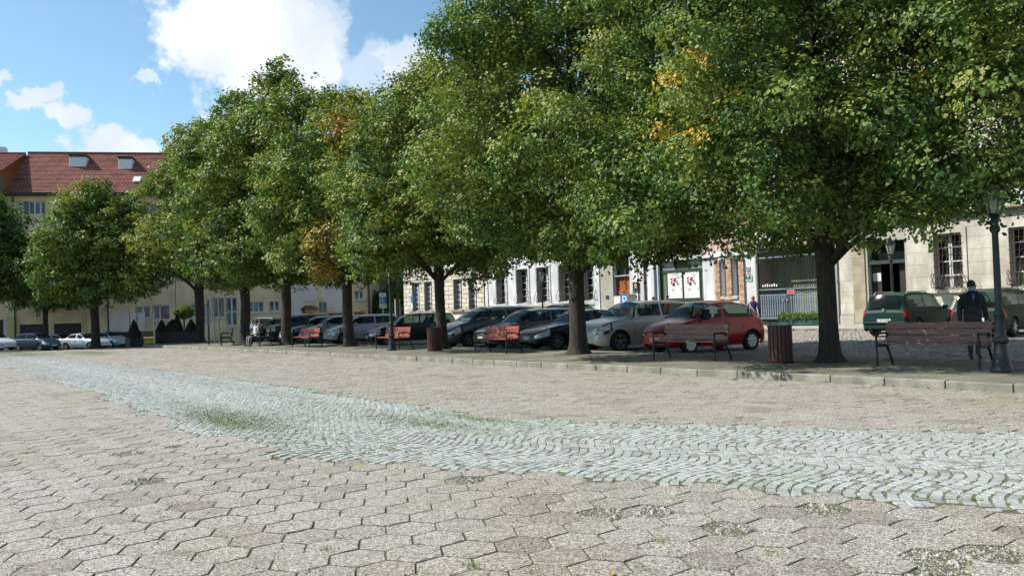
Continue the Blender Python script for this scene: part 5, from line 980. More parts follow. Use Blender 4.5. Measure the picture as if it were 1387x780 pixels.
# fallen leaves, mostly along the kerb and on the pavement
n = 420; k = rng.random(n); P = np.stack([rng.uniform(-34, 4, n), np.where(k < .5, rng.normal(-.12, .12, n).clip(-.5, -.02), np.where(k < .8, rng.uniform(.3, 4.4, n), rng.uniform(-11, -.3, n))), np.zeros(n)], 1); P[:, 2] = np.where(P[:, 1] > 0, .136, .008)
o = leaves(P, np.array([0, 0, 1.]) + rng.normal(0, .22, (n, 3)), .065, np.where(rng.random(n) < .15, .9, rng.uniform(.96, 1.0, n)), M_LEAF, 'fallen_leaves'); tag(o, 'scattered brown and yellow leaves lying along the kerb', 'fallen leaves', kind='stuff')
# ------------------------------------------------------------------ cars
M_CGLASS, t, b = newmat('car_glass'); b.inputs['Base Color'].default_value = (.010, .018, .017, 1); b.inputs['Roughness'].default_value = .03; b.inputs['Specular IOR Level'].default_value = .45
tr_n = t.new('ShaderNodeBsdfTransparent'); tr_n.inputs[0].default_value = (.50, .62, .58, 1); mx = t.new('ShaderNodeMixShader'); mx.inputs[0].default_value = .55
t.l.new(b.outputs[0], mx.inputs[1]); t.l.new(tr_n.outputs[0], mx.inputs[2]); t.l.new(mx.outputs[0], t.n['Material Output'].inputs[0])
M_TYRE = mat('tyre_rubber', (.016, .016, .017), .85, var=.3, scale=10); M_RIM = mat('alloy_rim', (.42, .43, .44), .35, metal=.7, var=.15); M_CBLK = mat('black_car_trim', (.018, .018, .02), .6, var=.2)
M_CHR = mat('chrome_trim', (.62, .62, .62), .18, metal=1, var=.05); M_HEAD = mat('headlight_lens', (.74, .78, .80), .06, metal=.15, var=.35, scale=7); M_TAIL = mat('tail_light_lens', (.50, .012, .015), .2, var=.3, scale=8); M_SEAT = mat('car_seat_fabric', (.05, .05, .055), .9)
M_PLATE = mat('number_plate', (.66, .68, .66), .4, var=.05); M_BLUE = mat('blue_plate_band', (.02, .08, .35), .4)
def paint(name, col, metal=.35, dull=False): return mat(name, col, .55 if dull else .38, metal=metal, var=.10, scale=1.2, coat=0 if dull else .4, spec=.2 if dull else .5)
STY = {
 'hatch': dict(L=3.95, W=1.68, H=1.48, nose=.70, hood=.98, deck=1.0, ws=.25, rs=.43, re=.90, rb=.985, rx=.86, wb=2.5, fo=.75, wr=.30, bulge=1.0, crown=.06),
 'micra': dict(L=3.72, W=1.66, H=1.53, nose=.72, hood=1.00, deck=.98, ws=.235, rs=.43, re=.80, rb=.975, rx=.82, wb=2.43, fo=.68, wr=.30, bulge=1.03, crown=.10),
 'wagon': dict(L=4.35, W=1.72, H=1.48, nose=.68, hood=.95, deck=.98, ws=.28, rs=.44, re=.93, rb=.992, rx=.88, wb=2.6, fo=.85, wr=.31, bulge=1.0, crown=.05),
 'sedan': dict(L=4.47, W=1.74, H=1.41, nose=.66, hood=.92, deck=.97, ws=.32, rs=.48, re=.70, rb=.84, rx=.84, wb=2.73, fo=.78, wr=.32, bulge=1.0, crown=.05),
 'suv': dict(L=4.2, W=1.80, H=1.62, nose=.82, hood=1.08, deck=1.08, ws=.27, rs=.43, re=.90, rb=.985, rx=.86, wb=2.6, fo=.85, wr=.34, bulge=1.0, crown=.06),
 'van': dict(L=4.45, W=1.80, H=1.64, nose=.76, hood=1.04, deck=1.06, ws=.20, rs=.42, re=.93, rb=.99, rx=.90, wb=2.75, fo=.85, wr=.32, bulge=1.0, crown=.06),
}
def car(name_label, X, Y, heading, style, pm, z=None, plate=None, group='parked cars', rail=False, rim='spoke', lamp='wide', grille='bar', trim=False, rear_detail=False, face_low=None, cat='car', pitch=0.):
    """X, Y: centre; heading: direction the nose points (radians, world)"""
    S = STY[style]; L, W, H = S['L'], S['W'], S['H']; hw = W / 2; wr = S['wr']; clr = .20
    root = thing('parked_car', name_label, cat, (X, Y, float(gz(X, Y)) + .022 if z is None else z), heading, group)
    wx = [S['fo'], S['fo'] + S['wb']]; R = .36; RR = .24
    def nose_r(d): u = np.clip(d / R, 0, 1); return np.sqrt(np.clip(1 - (1 - u) ** 2, 0, 1))
    def tail_r(d): u = np.clip((L - d) / RR, 0, 1); return np.sqrt(np.clip(1 - (1 - u) ** 2, 0, 1))
    dk = ([0, .05 * L, S['ws'] * L, S['rx'] * L, L], [S['nose'] - .03, S['nose'] + .03, S['hood'], S['deck'], S['deck'] - .03])
    def deck(d):
        base = np.interp(d, *dk); 
        if d < S['ws'] * L: u = d / (S['ws'] * L); base += .045 * math.sin(math.pi * u) 
        f_, t_ = nose_r(d), tail_r(d); lo = .50; base = lo + (base - lo) * (.45 + .55 * f_); lo2 = .62; base = lo2 + (base - lo2) * (.55 + .45 * t_); return base
    rp = ([S['ws'] * L, (S['ws'] * .45 + S['rs'] * .55) * L, S['rs'] * L, (S['rs'] + .12) * L, (S['re'] - .12) * L, S['re'] * L, S['rb'] * L], [0, .66, .93, 1.0, .985, .90, 0])
    if style == 'micra': rp = ([S['ws'] * L, (S['ws'] * .45 + S['rs'] * .55) * L, S['rs'] * L, (S['rs'] + .13) * L, .70 * L, S['re'] * L, .90 * L, S['rb'] * L], [0, .64, .90, 1.0, .97, .85, .55, 0])
    def g_of(d): return np.interp(d, rp[0], rp[1], left=0, right=0)
    def half(d): return hw * (.70 + .30 * nose_r(d)) * (.84 + .16 * tail_r(d)) * (1 - .035 * abs(d / L - .5) * 2)
    def zbot(d):
        zb = clr + .10 * (1 - nose_r(d)) + .14 * (1 - tail_r(d))
        for w_ in wx:
            a = wr + .065
            if abs(d - w_) < a: zb = max(zb, wr + math.sqrt(a * a - (d - w_) ** 2) * .98)
        return zb
    st = list(R * (1 - np.cos(np.linspace(0, math.pi / 2, 9)))) + list(L - RR * (1 - np.cos(np.linspace(0, math.pi / 2, 8)))) + list(np.arange(R + .06, L - RR - .03, .075))
    for w_ in wx: st += list(w_ + (wr + .065) * np.cos(np.linspace(0, math.pi, 13)))
    st += [r_ for r_ in rp[0]] + [S['rx'] * L]; st = sorted(st); s2 = [st[0]]
    for q in st[1:]:
        if q - s2[-1] > .012: s2.append(q)
    st = [min(q, L) for q in s2]
    fr = [0, .10, .24, .40, .56, .72, .86, .95, 1.0]; gy = [.0, .10, .5, .88, 1.0]; nj = len(fr) + 4 + 4
    def ring(d):
        h = half(d); zb = zbot(d); dz = deck(d); sill = clr + .10 * (1 - nose_r(d)); g = g_of(d); out = []
        Htop = (H - dz) * g
        for f_ in fr:
            zz = zb + (dz - zb) * f_; fz = (zz - sill) / max(dz - sill, .05)
            prof = np.interp(fz, [0, .15, .35, .55, .68, .80, .93, 1.0], [.925, .965, .995, 1.0, .985, .975, .955, .915]) * (S['bulge'] if .2 < fz < .7 else 1)
            for w_ in wx:
                if abs(d - w_) < wr + .16: prof += .010 * (1 - abs(d - w_) / (wr + .16)) * (fz < .75)
            out.append((h * prof, zz))
        yb = h * .90; yr = h * .735; ze = dz + .012 + Htop * .93
        for q in gy[1:]: out.append((yb + (yr - yb) * (q ** (1.15 if Htop > .02 else 1)), dz + .008 + (ze - dz - .008) * q + (.0 if Htop > .02 else .006 * q)))
        for q in (.86, .6, .3, 0): out.append((yr * q, ze + (Htop * .07 + S['crown'] * .35) * (1 - q * q) ** .8))
        return out
    n = len(st); V = np.zeros((n, 2 * nj - 1, 3))
    for i, d in enumerate(st):
        r_ = ring(d)
        for j, (y, zz) in enumerate(r_): V[i, j] = (L / 2 - d, y, zz); V[i, 2 * nj - 2 - j] = (L / 2 - d, -y, zz)
    m2 = 2 * nj - 1; parts = {}
    nf = len(fr); jg0, jg1 = nf - 1, nf + 3
    dA, dB = S['ws'] * L, S['rs'] * L; dC, dD = S['re'] * L, S['rb'] * L; dmid = dA + (dC - dA) * .56
    three = style in ('micra',); fh_ = np.array(st)
    def kind(d, j, y, zz, i):
        jj = j if j < nj - 1 else m2 - 2 - j
        g = g_of(d)
        if jj >= jg1 and g > .02:
            if dA + .05 < d < dB - .0 and jj >= jg1: return 'windshield'
            if dC + .02 < d < dD - .03 and jj >= jg1 + 0 and style != 'x': return 'rear_window'
            return 'body'
        if jg0 + 1 <= jj < jg1 - 0 and g > .10:
            lo = dA + .40 * (dB - dA); hi = dC + .45 * (dD - dC) if style != 'sedan' else dC + .35 * (dD - dC)
            if jj >= jg1 - 1 and False: return 'body'
            if lo < d < hi and jj in (jg0 + 1, jg0 + 2):
                if abs(d - dmid) < .05: return 'body'
                if style in ('wagon', 'van') and abs(d - (L * .80)) < .05: return 'body'
                return 'side_window'
        az = abs(y); top = deck(d)
        if d < .62 and jj < jg0 + 4:
            hz0, hz1 = (S['nose'] - .20, S['nose'] - .035) if lamp != 'round' else (S['nose'] - .17, S['nose'] - .0)
            yl_ = hw * (.56 if lamp == 'wide' else .62)
            if az > yl_ and hz0 + d * .16 < zz < min(hz1 + d * .30, top - .015) and d < (.50 if lamp == 'wide' else .36): return 'headlight'
            if az > yl_ - .035 and hz0 - .03 + d * .16 < zz < min(hz1 + .025 + d * .30, top - .008) and d < (.56 if lamp == 'wide' else .40): return 'light_housing'
            if d < .16 and az < hw * .48 and S['nose'] - .20 < zz < S['nose'] - .06 and grille: return 'grille'
            if d < .14 and az < hw * .55 and .27 < zz < .42: return 'air_intake'
        if d > L - .34 and jj <= jg0:
            if style in ('wagon', 'suv', 'van', 'hatch', 'micra'):
                if az > hw * .74 and .62 < zz < .99 and d > L - .22: return 'tail_light'
            elif az > hw * .5 and .68 < zz < .88 and d > L - .26: return 'tail_light'
        if trim and jj in (0,) : return 'lower_trim'
        return 'body'
    F = []
    for i in range(n - 1):
        for j in range(m2 - 1):
            c_ = V[i:i + 2, j:j + 2].reshape(-1, 3).mean(0); parts.setdefault(kind(L / 2 - c_[0], j, c_[1], c_[2], i), []).append((i * m2 + j, i * m2 + j + 1, (i + 1) * m2 + j + 1, (i + 1) * m2 + j))
    flat = V.reshape(-1, 3)
    parts['body'] += [tuple(range(m2)), tuple(range((n - 1) * m2, n * m2))[::-1]]
    mats = dict(body=pm, windshield=M_CGLASS, rear_window=M_CGLASS, side_window=M_CGLASS, headlight=M_HEAD, light_housing=M_CBLK, grille=M_CBLK, air_intake=M_CBLK, tail_light=M_TAIL, lower_trim=M_CBLK)
    def sub(nm, faces, off):
        ids = sorted({q for f in faces for q in f}); mp_ = {q: k for k, q in enumerate(ids)}; P = flat[ids].copy()
        if off: # push outwards
            ctr = np.array([0, 0, .55]); nn = P - ctr; nn[:, 0] *= .35; nn /= np.linalg.norm(nn, axis=1, keepdims=True); P += nn * off
        mb = MB(); mb.add(P, [[mp_[q] for q in f] for f in faces]); return mb.build(nm, mats[nm], root, smooth=True, angle=32)
    for nm, fs in parts.items():
        if nm in ('side_window', 'headlight', 'tail_light', 'light_housing'):
            for sg in (1, -1):
                sel = [f for f in fs if flat[list(f)][:, 1].mean() * sg > 0]
                if nm == 'side_window':
                    dm = [L / 2 - flat[list(f)][:, 0].mean() for f in sel]; cuts = [-1, dmid, L * .80 if style in ('wagon', 'van') else 99, 99]
                    for a, b_ in zip(cuts, cuts[1:]):
                        s3 = [f for f, q in zip(sel, dm) if a < q <= b_]
                        if s3: sub(nm, s3, -.004)
                elif sel: sub(nm, sel, .006)
        else: sub(nm, fs, 0 if nm == 'body' else (-.003 if 'wind' in nm else .005))
    # floor pan and seats
    MB().box(-L / 2 + .5, L / 2 - .4, -hw * .80, hw * .80, clr + .02, .46).build('floor_pan', M_CBLK, root)
    for x_ in (L / 2 - dmid + .10, ):
        for y_ in (-.36, .36): MB().box(x_ - .25, x_ + .25, y_ - .24, y_ + .24, .46, .62, bev=.04).obox((x_ - .28, y_, .86), (.07, 0, .0), (0, .22, 0), (-.06, 0, .30)).obox((x_ - .36, y_, 1.21), (.05, 0, 0), (0, .13, 0), (0, 0, .09)).build('seat', M_SEAT, root)
    x_ = L / 2 - dmid - .75; MB().box(x_ - .2, x_ + .25, -.62, .62, .46, .64, bev=.04).obox((x_ - .26, 0, .88), (.07, 0, 0), (0, .62, 0), (-.05, 0, .26)).build('rear_seat', M_SEAT, root)
    MB().box(L / 2 - dA - .45, L / 2 - dA + .05, -hw * .78, hw * .78, .55, S['hood'] - .04, bev=.05).build('dashboard', M_CBLK, root); MB().tube([(L / 2 - dA - .52 + .10 * math.sin(a), .36 + .18 * math.cos(a), S['hood'] - .04 + .15 * math.sin(a)) for a in np.linspace(0, 6.283, 13)], .014, 5).build('steering_wheel', M_CBLK, root)
    # wheels
    for w_ in wx:
        for sg in (1, -1):
            xw = L / 2 - w_; yw = sg * (hw - .115); wl = MB().lathe([(wr * .64, -.10), (wr * .9, -.105), (wr, -.075), (wr, .075), (wr * .9, .105), (wr * .64, .10)], 24, axis='y', cap=False).build('wheel', M_TYRE, root, (xw, yw, wr), smooth=True, angle=30); mb = MB(); yo = sg * .085
            mb.lathe([(wr * .64, -.012), (wr * .66, .012), (wr * .58, .006)], 20, (0, yo, 0), axis='y', cap=False); ns = 5 if rim == 'five' else 8 if rim == 'cap' else 6
            for k in range(ns):
                a = 2 * math.pi * k / ns + .3; ww = .26 if rim == 'cap' else .15; mb.obox((math.cos(a) * wr * .34, yo + sg * .002, math.sin(a) * wr * .34), (math.cos(a) * wr * .30, 0, math.sin(a) * wr * .30), (0, .010, 0), (-math.sin(a) * wr * ww * .5, 0, math.cos(a) * wr * ww * .5))
            mb.lathe([(.001, -.016), (wr * .18, -.016), (wr * .18, .016), (.001, .02)], 12, (0, yo, 0), axis='y'); mb.build('rim', M_RIM, wl); MB().lathe([(.01, -.004), (wr * .63, -.004), (wr * .63, .004), (.01, .004)], 16, (0, sg * .055, 0), axis='y').build('brake_disc', M_CBLK, wl)
        MB().box(L / 2 - w_ - wr - .05, L / 2 - w_ + wr + .05, -hw + .26, hw - .26, clr, wr * 2 + .05).build('wheel_well', M_CBLK, root)
    # mirrors, handles, seams, plates, wipers
    for sg in (1, -1):
        xm = L / 2 - dA - .34; zm = S['hood'] + .06; MB().ell((xm, sg * (hw + .075), zm), (.07, .11, .075), 10, 6).tube([(xm, sg * (hw - .10), zm - .05), (xm, sg * (hw + .03), zm - .02)], .02, 6).build('wing_mirror', pm if style != 'micra' else M_CBLK, root, smooth=True)
        for dd in ([dmid - .02] if three else [dmid - .03, dmid + .78]):
            q = ring(min(dd + .12, L - .4)); y_, z_ = q[6]; MB().box(L / 2 - dd - .17, L / 2 - dd - .02, sg * (y_ + .012) - .016, sg * (y_ + .012) + .016, z_ - .03, z_ + .0, bev=.006).build('door_handle', M_CBLK, root)
        for dd in [dA + .28, dmid + .02] + ([] if three else [wx[1] - .18]):
            q = ring(dd); mb = MB()
            for (y0, z0), (y1, z1) in zip(q[1:7], q[2:8]): mb.add([(L / 2 - dd - .005, sg * (y0 + .0025), z0), (L / 2 - dd + .005, sg * (y0 + .0025), z0), (L / 2 - dd + .005, sg * (y1 + .0025), z1), (L / 2 - dd - .005, sg * (y1 + .0025), z1)], [(0, 1, 2, 3)])
            mb.build('door_gap', M_CBLK, root)
        if rail: 
            zr2 = H - .02; MB().tube([(L / 2 - dB - .3, sg * hw * .66, zr2 - .02), (L / 2 - dB - .45, sg * hw * .66, zr2 + .05), (L / 2 - dC + .35, sg * hw * .66, zr2 + .045), (L / 2 - dC + .2, sg * hw * .66, zr2 - .03)], .018, 6).build('roof_rail', M_CHR, root)
    pz = .44 if face_low is None else face_low; pl_ = MB().box(L / 2 + .0, L / 2 + .018, -.26, .26, pz - .057, pz + .057).build('number_plate', M_PLATE, root); MB().box(L / 2 + .0185, L / 2 + .0205, .21, .255, pz - .05, pz + .05).build('plate_band', M_BLUE, pl_)
    if plate: text('plate_lettering', plate, .095, M_BLACK, pl_, (L / 2 + .0195, -.02, pz), (math.pi / 2, 0, math.pi / 2), ext=.0008)
    zr3 = .82 if style in ('wagon', 'suv', 'van') else .58; pr = MB().box(-L / 2 - .014, -L / 2 + .02, -.26, .26, zr3 - .057, zr3 + .057).build('number_plate', M_PLATE, root); MB().box(-L / 2 - .0165, -L / 2 - .0145, .21, .255, zr3 - .05, zr3 + .05).build('plate_band', M_BLUE, pr)
    if plate and rear_detail: text('plate_lettering', plate, .095, M_BLACK, pr, (-L / 2 - .0155, -.02, zr3), (math.pi / 2, 0, -math.pi / 2), ext=.0008)
    if grille == 'kidney':
        for sg in (1, -1):
            zc = S['nose'] - .12; mb = MB(); pts = [(L / 2 - .018 - abs(y) * .05, sg * .16 + y, zc + q) for y, q in ((-.10, -.07), (.10, -.07), (.13, 0), (.10, .075), (-.10, .075), (-.13, 0), (-.10, -.07))]; mb.tube(pts, .014, 5); mb.build('kidney_grille', M_CHR, root)
    elif grille == 'bar': MB().box(L / 2 - .03, L / 2 - .004, -hw * .40, hw * .40, S['nose'] - .10, S['nose'] - .075, bev=.005).build('chrome_bar', M_CHR, root)
    elif grille == 'hex': MB().tube([(L / 2 - .035 - abs(y) * .06, y, z_) for y, z_ in ((-.42, .60), (-.30, .48), (.30, .48), (.42, .60), (.30, .70), (-.30, .70), (-.42, .60))], .012, 5).build('grille_frame', M_CHR, root)
    if rear_detail:
        MB().lathe([(.055, -.008), (.06, 0), (.055, .008)], 14, axis='y').build('emblem_ring', M_CHR, root, (-L / 2 - .0, 0, .955), (0, 0, math.pi / 2)); MB().box(-L / 2 - .04, -L / 2 + .12, -hw * .88, hw * .88, .48, .53, bev=.015).build('bumper_strip', M_CBLK, root)
        MB().tube([(-L / 2 - .01, 0, 1.04), (-L / 2 + .07, .38, 1.09)], .008, 5).build('wiper', M_CBLK, root)
    q = L / 2 - dA; MB().tube([(q + .02, .55, S['hood'] + .03), (q - .05, -.05, S['hood'] + .045)], .010, 5).build('wiper', M_CBLK, root); MB().tube([(-L / 2 + L * (1 - S['re']) + .3, 0, H - .01), (-L / 2 + L * (1 - S['re']) + .12, 0, H + .22)], .006, 4).build('aerial', M_CBLK, root)
    return root
# -- the front row, noses towards the square
HD = -math.pi / 2 - math.radians(11)
def row(label, Xf, style, pm, Yf=4.98, dh=0., **k):
    h = HD + math.radians(dh); L = STY[style]['L']; return car(label, Xf - math.cos(h) * L / 2, Yf - math.sin(h) * L / 2, h, style, pm, **k)
row('small red rounded car behind the shade toned bench', -11.45, 'micra', paint('red_car_paint', (.33, .006, .012), .25), plate='ZGR YA810', grille='bar', lamp='round', rim='cap')
row('grey green crossover with headlights swept back beside red car', -14.55, 'suv', paint('silver_green_car_paint', (.48, .50, .46)), plate='ZS 017', grille='hex', rim='five')
row('black saloon with twin kidney grille behind the bright red bench', -17.5, 'sedan', paint('black_car_paint', (.012, .013, .016), .2), plate='FSW 58SW', grille='kidney', face_low=.46)
row('dark grey estate car between the olive van and black saloon', -20.3, 'wagon', paint('graphite_car_paint', (.075, .08, .085)), rail=False)
row('olive grey people carrier standing next to slim tree trunk', -23.0, 'van', paint('olive_car_paint', (.085, .09, .078)), rim='five', dh=2)
row('black hatchback seen side on behind the dark lamp post', -29.3, 'wagon', paint('deep_black_car_paint', (.012, .014, .019), .2), rim='five', dh=-6)
row('pale silver hatchback behind the russet tree', -33.6, 'hatch', paint('silver_car_paint', (.38, .40, .40)), trim=True, rim='spoke')
row('dull silver car behind the small red bench by russet tree', -36.6, 'hatch', paint('dull_silver_car_paint', (.33, .36, .36)))
row('grey green car half hidden behind pale silver hatchbacks', -39.3, 'wagon', paint('grey_green_car_paint', (.20, .24, .23)))
row('black off road car behind the forked tree trunk', -42.0, 'suv', paint('soot_black_car_paint', (.016, .016, .018), .2), dh=6)
row('dark car behind the seated pair under the trees', -45.2, 'wagon', paint('midnight_car_paint', (.03, .03, .035), .2))
# -- far side of the road, parked along the kerb, noses to the right
UPH = math.pi / 2
def far(label, px, style, pm, Yr=14.6, **k): L = STY[style]['L']; q = fac(px, 440, Yr); return car(label, q[0], Yr + L / 2, UPH, style, pm, **k)
STY['estate'] = dict(STY['wagon'], H=1.56, W=1.74, L=4.3)
far('dark green estate car parked before the open dark doorway', 1197, 'estate', paint('dark_green_car_paint', (.005, .034, .029), .0, True), rail=True, plate='ZS 7324J', rear_detail=True)
far('olive green estate car behind the masked man and lamp post', 1322, 'estate', paint('dark_olive_car_paint', (.022, .034, .025), .0, True), rail=True, rear_detail=True)
far('white car with bright tail lights seen past the slim tree trunk', 632, 'hatch', paint('white_car_paint', (.66, .67, .68), .0))
far('black car with roof rails parked before the white facade', 745, 'suv', paint('night_blue_car_paint', (.015, .017, .024), .2), Yr=16.2, rail=True)
far('pale car parked between white car and black roof rail car', 672, 'hatch', paint('mid_grey_car_paint', (.30, .31, .32)), Yr=15.4)
# -- by the end of the square and along the west street
q = gnd(318, 463, .0); car('white hatchback standing end on beside the info board', q[0] - 1.6, q[1] + 2.6, -.55, 'hatch', paint('plain_white_car_paint', (.66, .68, .70), .0))
WA = e_ang - math.radians(20)
def west(label, px, pyb, D, style, pm, **k):
    q = dep(px, pyb, D); return car(label, q[0], q[1], WA, style, pm, z=float(q[2]), group='cars parked before the red roofed house', **k)
west('dark blue hatchback before the black garage doors', 51, 474.5, 70, 'hatch', paint('navy_car_paint', (.02, .05, .085), .2))
west('silver saloon partly behind the dense round tree', 115, 473, 71.5, 'sedan', paint('bright_silver_car_paint', (.52, .56, .60)))
west('pale silver car with its bonnet past the round tree trunk', 146, 470.5, 76, 'hatch', paint('grey_silver_car_paint', (.50, .51, .52)))
west('black car peeping out beside the lone planter', 158, 469.5, 81, 'hatch', paint('jet_black_car_paint', (.014, .015, .018), .2))
west('white small car cut off behind tree at the row end', -10, 475, 68, 'hatch', paint('cold_white_car_paint', (.60, .64, .68), .0))
west('silver car showing its bonnet before the first dark garage', 82, 473.5, 76, 'hatch', paint('smoke_silver_car_paint', (.30, .30, .31)))

# ------------------------------------------------------------------ people
M_SKIN = mat('skin', (.46, .27, .19), .55, var=.1); M_HAIRG = mat('brown_hair', (.06, .045, .03), .7, var=.4, scale=30); M_HAIRS = mat('grey_hair', (.30, .28, .25), .7, var=.4, scale=30)
M_MASK = mat('light_blue_mask', (.22, .52, .58), .8, var=.08)
def cloth(n_, c_): return mat(n_, c_, .9, var=.25, scale=8, bump=.4, bscale=18)
def skin_body(name, root, joints, edges, zones, lv=2):
    """joints {name:(x,y,z,r)}; one continuous skin; zones: list of (material, test(point)->bool)"""
    ks = list(joints); ix = {k: i for i, k in enumerate(ks)}; me = bpy.data.meshes.new(name); me.from_pydata([joints[k][:3] for k in ks], [(ix[a], ix[b_]) for a, b_ in edges], []); o = bpy.data.objects.new(name, me); COL.objects.link(o)
    sk = o.modifiers.new('skin', 'SKIN'); sk.use_smooth_shade = True; lay = me.skin_vertices[0] if len(me.skin_vertices) else None
    if lay is None: me.skin_vertices.new() if hasattr(me.skin_vertices, 'new') else None; lay = me.skin_vertices[0]
    for k in ks:
        r_ = joints[k][3]; rr = r_ if hasattr(r_, '__len__') else (r_, r_); lay.data[ix[k]].radius = rr
    lay.data[ix['pelvis']].use_root = True; ss = o.modifiers.new('sub', 'SUBSURF'); ss.levels = lv; ss.render_levels = lv
    dg = bpy.context.evaluated_depsgraph_get(); m2 = bpy.data.meshes.new_from_object(o.evaluated_get(dg)); bpy.data.objects.remove(o); bpy.data.meshes.remove(me); m2.name = name; m2.materials.clear()
    for z_ in zones: m2.materials.append(z_[0])
    for p in m2.polygons:
        p.use_smooth = True
        for i, z_ in enumerate(zones):
            if z_[1](p.center): p.material_index = i; break
    return link(name, m2, root)
def person(label, loc, rz, H=1.76, pose=None, top=(.045, .045, .05), legs=(.045, .045, .055), shoe=(.02, .02, .02), hair=None, coat=False, sit=False, hands=True, bulk=1.0, group=None, mask=False, sleeves=True, extra=None, skirt=None):
    root = thing('person', label, 'person', loc, rz, group); s = H / 1.76; P = dict(lf=(-.02, .22), rf=(.05, -.18), la=(.03, .02), ra=(.02, -.04)); P.update(pose or {})
    # facing -y; x to the figure's left
    J = {}
    hip = .93 if not sit else .50
    J['pelvis'] = (0, 0, hip, (.155, .115)); J['waist'] = (0, .0, hip + .17, (.148, .105)); J['chest'] = (0, .0, hip + .36, (.175, .12)); J['neckb'] = (0, .015, hip + .53, (.105, .085)); J['neck'] = (0, .0, hip + .585, .056); J['headl'] = (0, -.025, hip + .67, (.070, .080)); J['headt'] = (0, -.008, hip + .775, (.078, .094))
    E = [('pelvis', 'waist'), ('waist', 'chest'), ('chest', 'neckb'), ('neckb', 'neck'), ('neck', 'headl'), ('headl', 'headt')]
    for sd, sx in (('l', 1), ('r', -1)):
        ax, ay = P[sd + 'a']; J[sd + 'sh'] = (sx * .185, .01, hip + .485, .068); J[sd + 'el'] = (sx * (.245 + ax), .03 + ay, hip + .20, .05)
        if sit: J[sd + 'wr'] = (sx * .13, -.22, hip + .14, .033); J[sd + 'hd'] = (sx * .10, -.30, hip + .13, (.03, .022))
        else: J[sd + 'wr'] = (sx * (.255 + ax), -.04 + ay * 1.6, hip - .04, .034); J[sd + 'hd'] = (sx * (.255 + ax), -.065 + ay * 1.8, hip - .12, (.022, .042))
        E += [('neckb', sd + 'sh'), (sd + 'sh', sd + 'el'), (sd + 'el', sd + 'wr'), (sd + 'wr', sd + 'hd')]
        fx, fy = P[sd + 'f']; J[sd + 'hp'] = (sx * .092, 0, hip - .06, .095)
        if sit: J[sd + 'kn'] = (sx * .12, -.44, hip + .0, .066); J[sd + 'an'] = (sx * .13, -.46 - .05 * (sx > 0), .09, .045); J[sd + 'to'] = (sx * .14, -.63, .035, .038)
        else: J[sd + 'kn'] = (sx * .10 + fx * .4, -fy * .55 - .03, .50, .066); J[sd + 'an'] = (sx * .10 + fx, -fy + (.05 if fy < 0 else 0), .09 + (.06 if fy < 0 else 0), .045); J[sd + 'to'] = (sx * .115 + fx, -fy - .17, .038, .040)
        E += [('pelvis', sd + 'hp'), (sd + 'hp', sd + 'kn'), (sd + 'kn', sd + 'an'), (sd + 'an', sd + 'to')]
        if hands and not sit:
            hx, hy, hz = J[sd + 'hd'][:3]
            for k, (oy, ln_) in enumerate(((-.032, .062), (-.011, .074), (.010, .070), (.030, .054))):
                a, b_, c_ = sd + 'f%da' % k, sd + 'f%db' % k, sd + 'f%dc' % k; J[a] = (hx, hy + oy, hz - .050, .0095); J[b_] = (hx - sx * .012, hy + oy * 1.1, hz - .050 - ln_ * .55, .0088); J[c_] = (hx - sx * .030, hy + oy * 1.1, hz - .050 - ln_, .0075); E += [(sd + 'hd', a), (a, b_), (b_, c_)]
            a, b_ = sd + 't0', sd + 't1'; J[a] = (hx - sx * .012, hy - .050, hz - .005, .011); J[b_] = (hx - sx * .022, hy - .068, hz - .045, .009); E += [(sd + 'hd', a), (a, b_)]
    if bulk != 1:
        for k in J:
            if k in ('pelvis', 'waist', 'chest', 'neckb') or k[1:] in ('sh', 'el', 'wr'): r0_ = J[k][3]; J[k] = (*J[k][:3], tuple(q * bulk for q in r0_) if hasattr(r0_, '__len__') else r0_ * bulk)
    J = {k: (v[0] * s, v[1] * s, v[2] * s, tuple(q * s for q in v[3]) if hasattr(v[3], '__len__') else v[3] * s) for k, v in J.items()}
    mt, ml, ms = cloth('jacket_cloth', top), cloth('trouser_cloth', legs), mat('shoe_leather', shoe, .5); zh = (hip + .60) * s; zb = (hip - (.12 if coat else .02)) * s
    hand_z = (hip - .055) * s
    def is_hand(p): return (not sit and abs(p.x) > .20 * s and p.z < hand_z) or (sit and p.y < -.215 * s and abs(p.x) < .16 * s and (hip + .09) * s < p.z < (hip + .19) * s)
    zones = [(M_SKIN, lambda p: p.z > zh or is_hand(p)), (ms, lambda p: p.z < .105 * s), (mt, lambda p: p.z > zb and (not sit or p.y > -.12 * s or abs(p.x) > .16 * s or p.z > (hip + .1) * s)), (ml, lambda p: True)]
    if not sleeves: zones.insert(1, (M_SKIN, lambda p: abs(p.x) > .215 * s and p.z < (hip + .26) * s and not p.z < .3))
    body = skin_body('body', root, J, E, zones)
    hz = (hip + .73) * s; hy = -.015 * s
    MB().ell((0, hy + .022 * s, hz + .032 * s), (.090 * s, .105 * s, .098 * s), 14, 9).build('hair', hair or M_HAIRG, root, smooth=True)
    mb = MB().ell((0, hy - .115 * s, hz - .035 * s), (.014 * s, .022 * s, .024 * s), 8, 5); mb.build('nose', M_SKIN, root, smooth=True)
    for sx in (1, -1):
        MB().ell((sx * .082 * s, hy + .0, hz - .035 * s), (.012 * s, .022 * s, .032 * s), 8, 5).build('ear', M_SKIN, root, smooth=True); MB().ell((sx * .031 * s, hy - .092 * s, hz - .004 * s), (.012 * s, .008 * s, .007 * s), 8, 5).build('eye', M_BLACK, root, smooth=True)
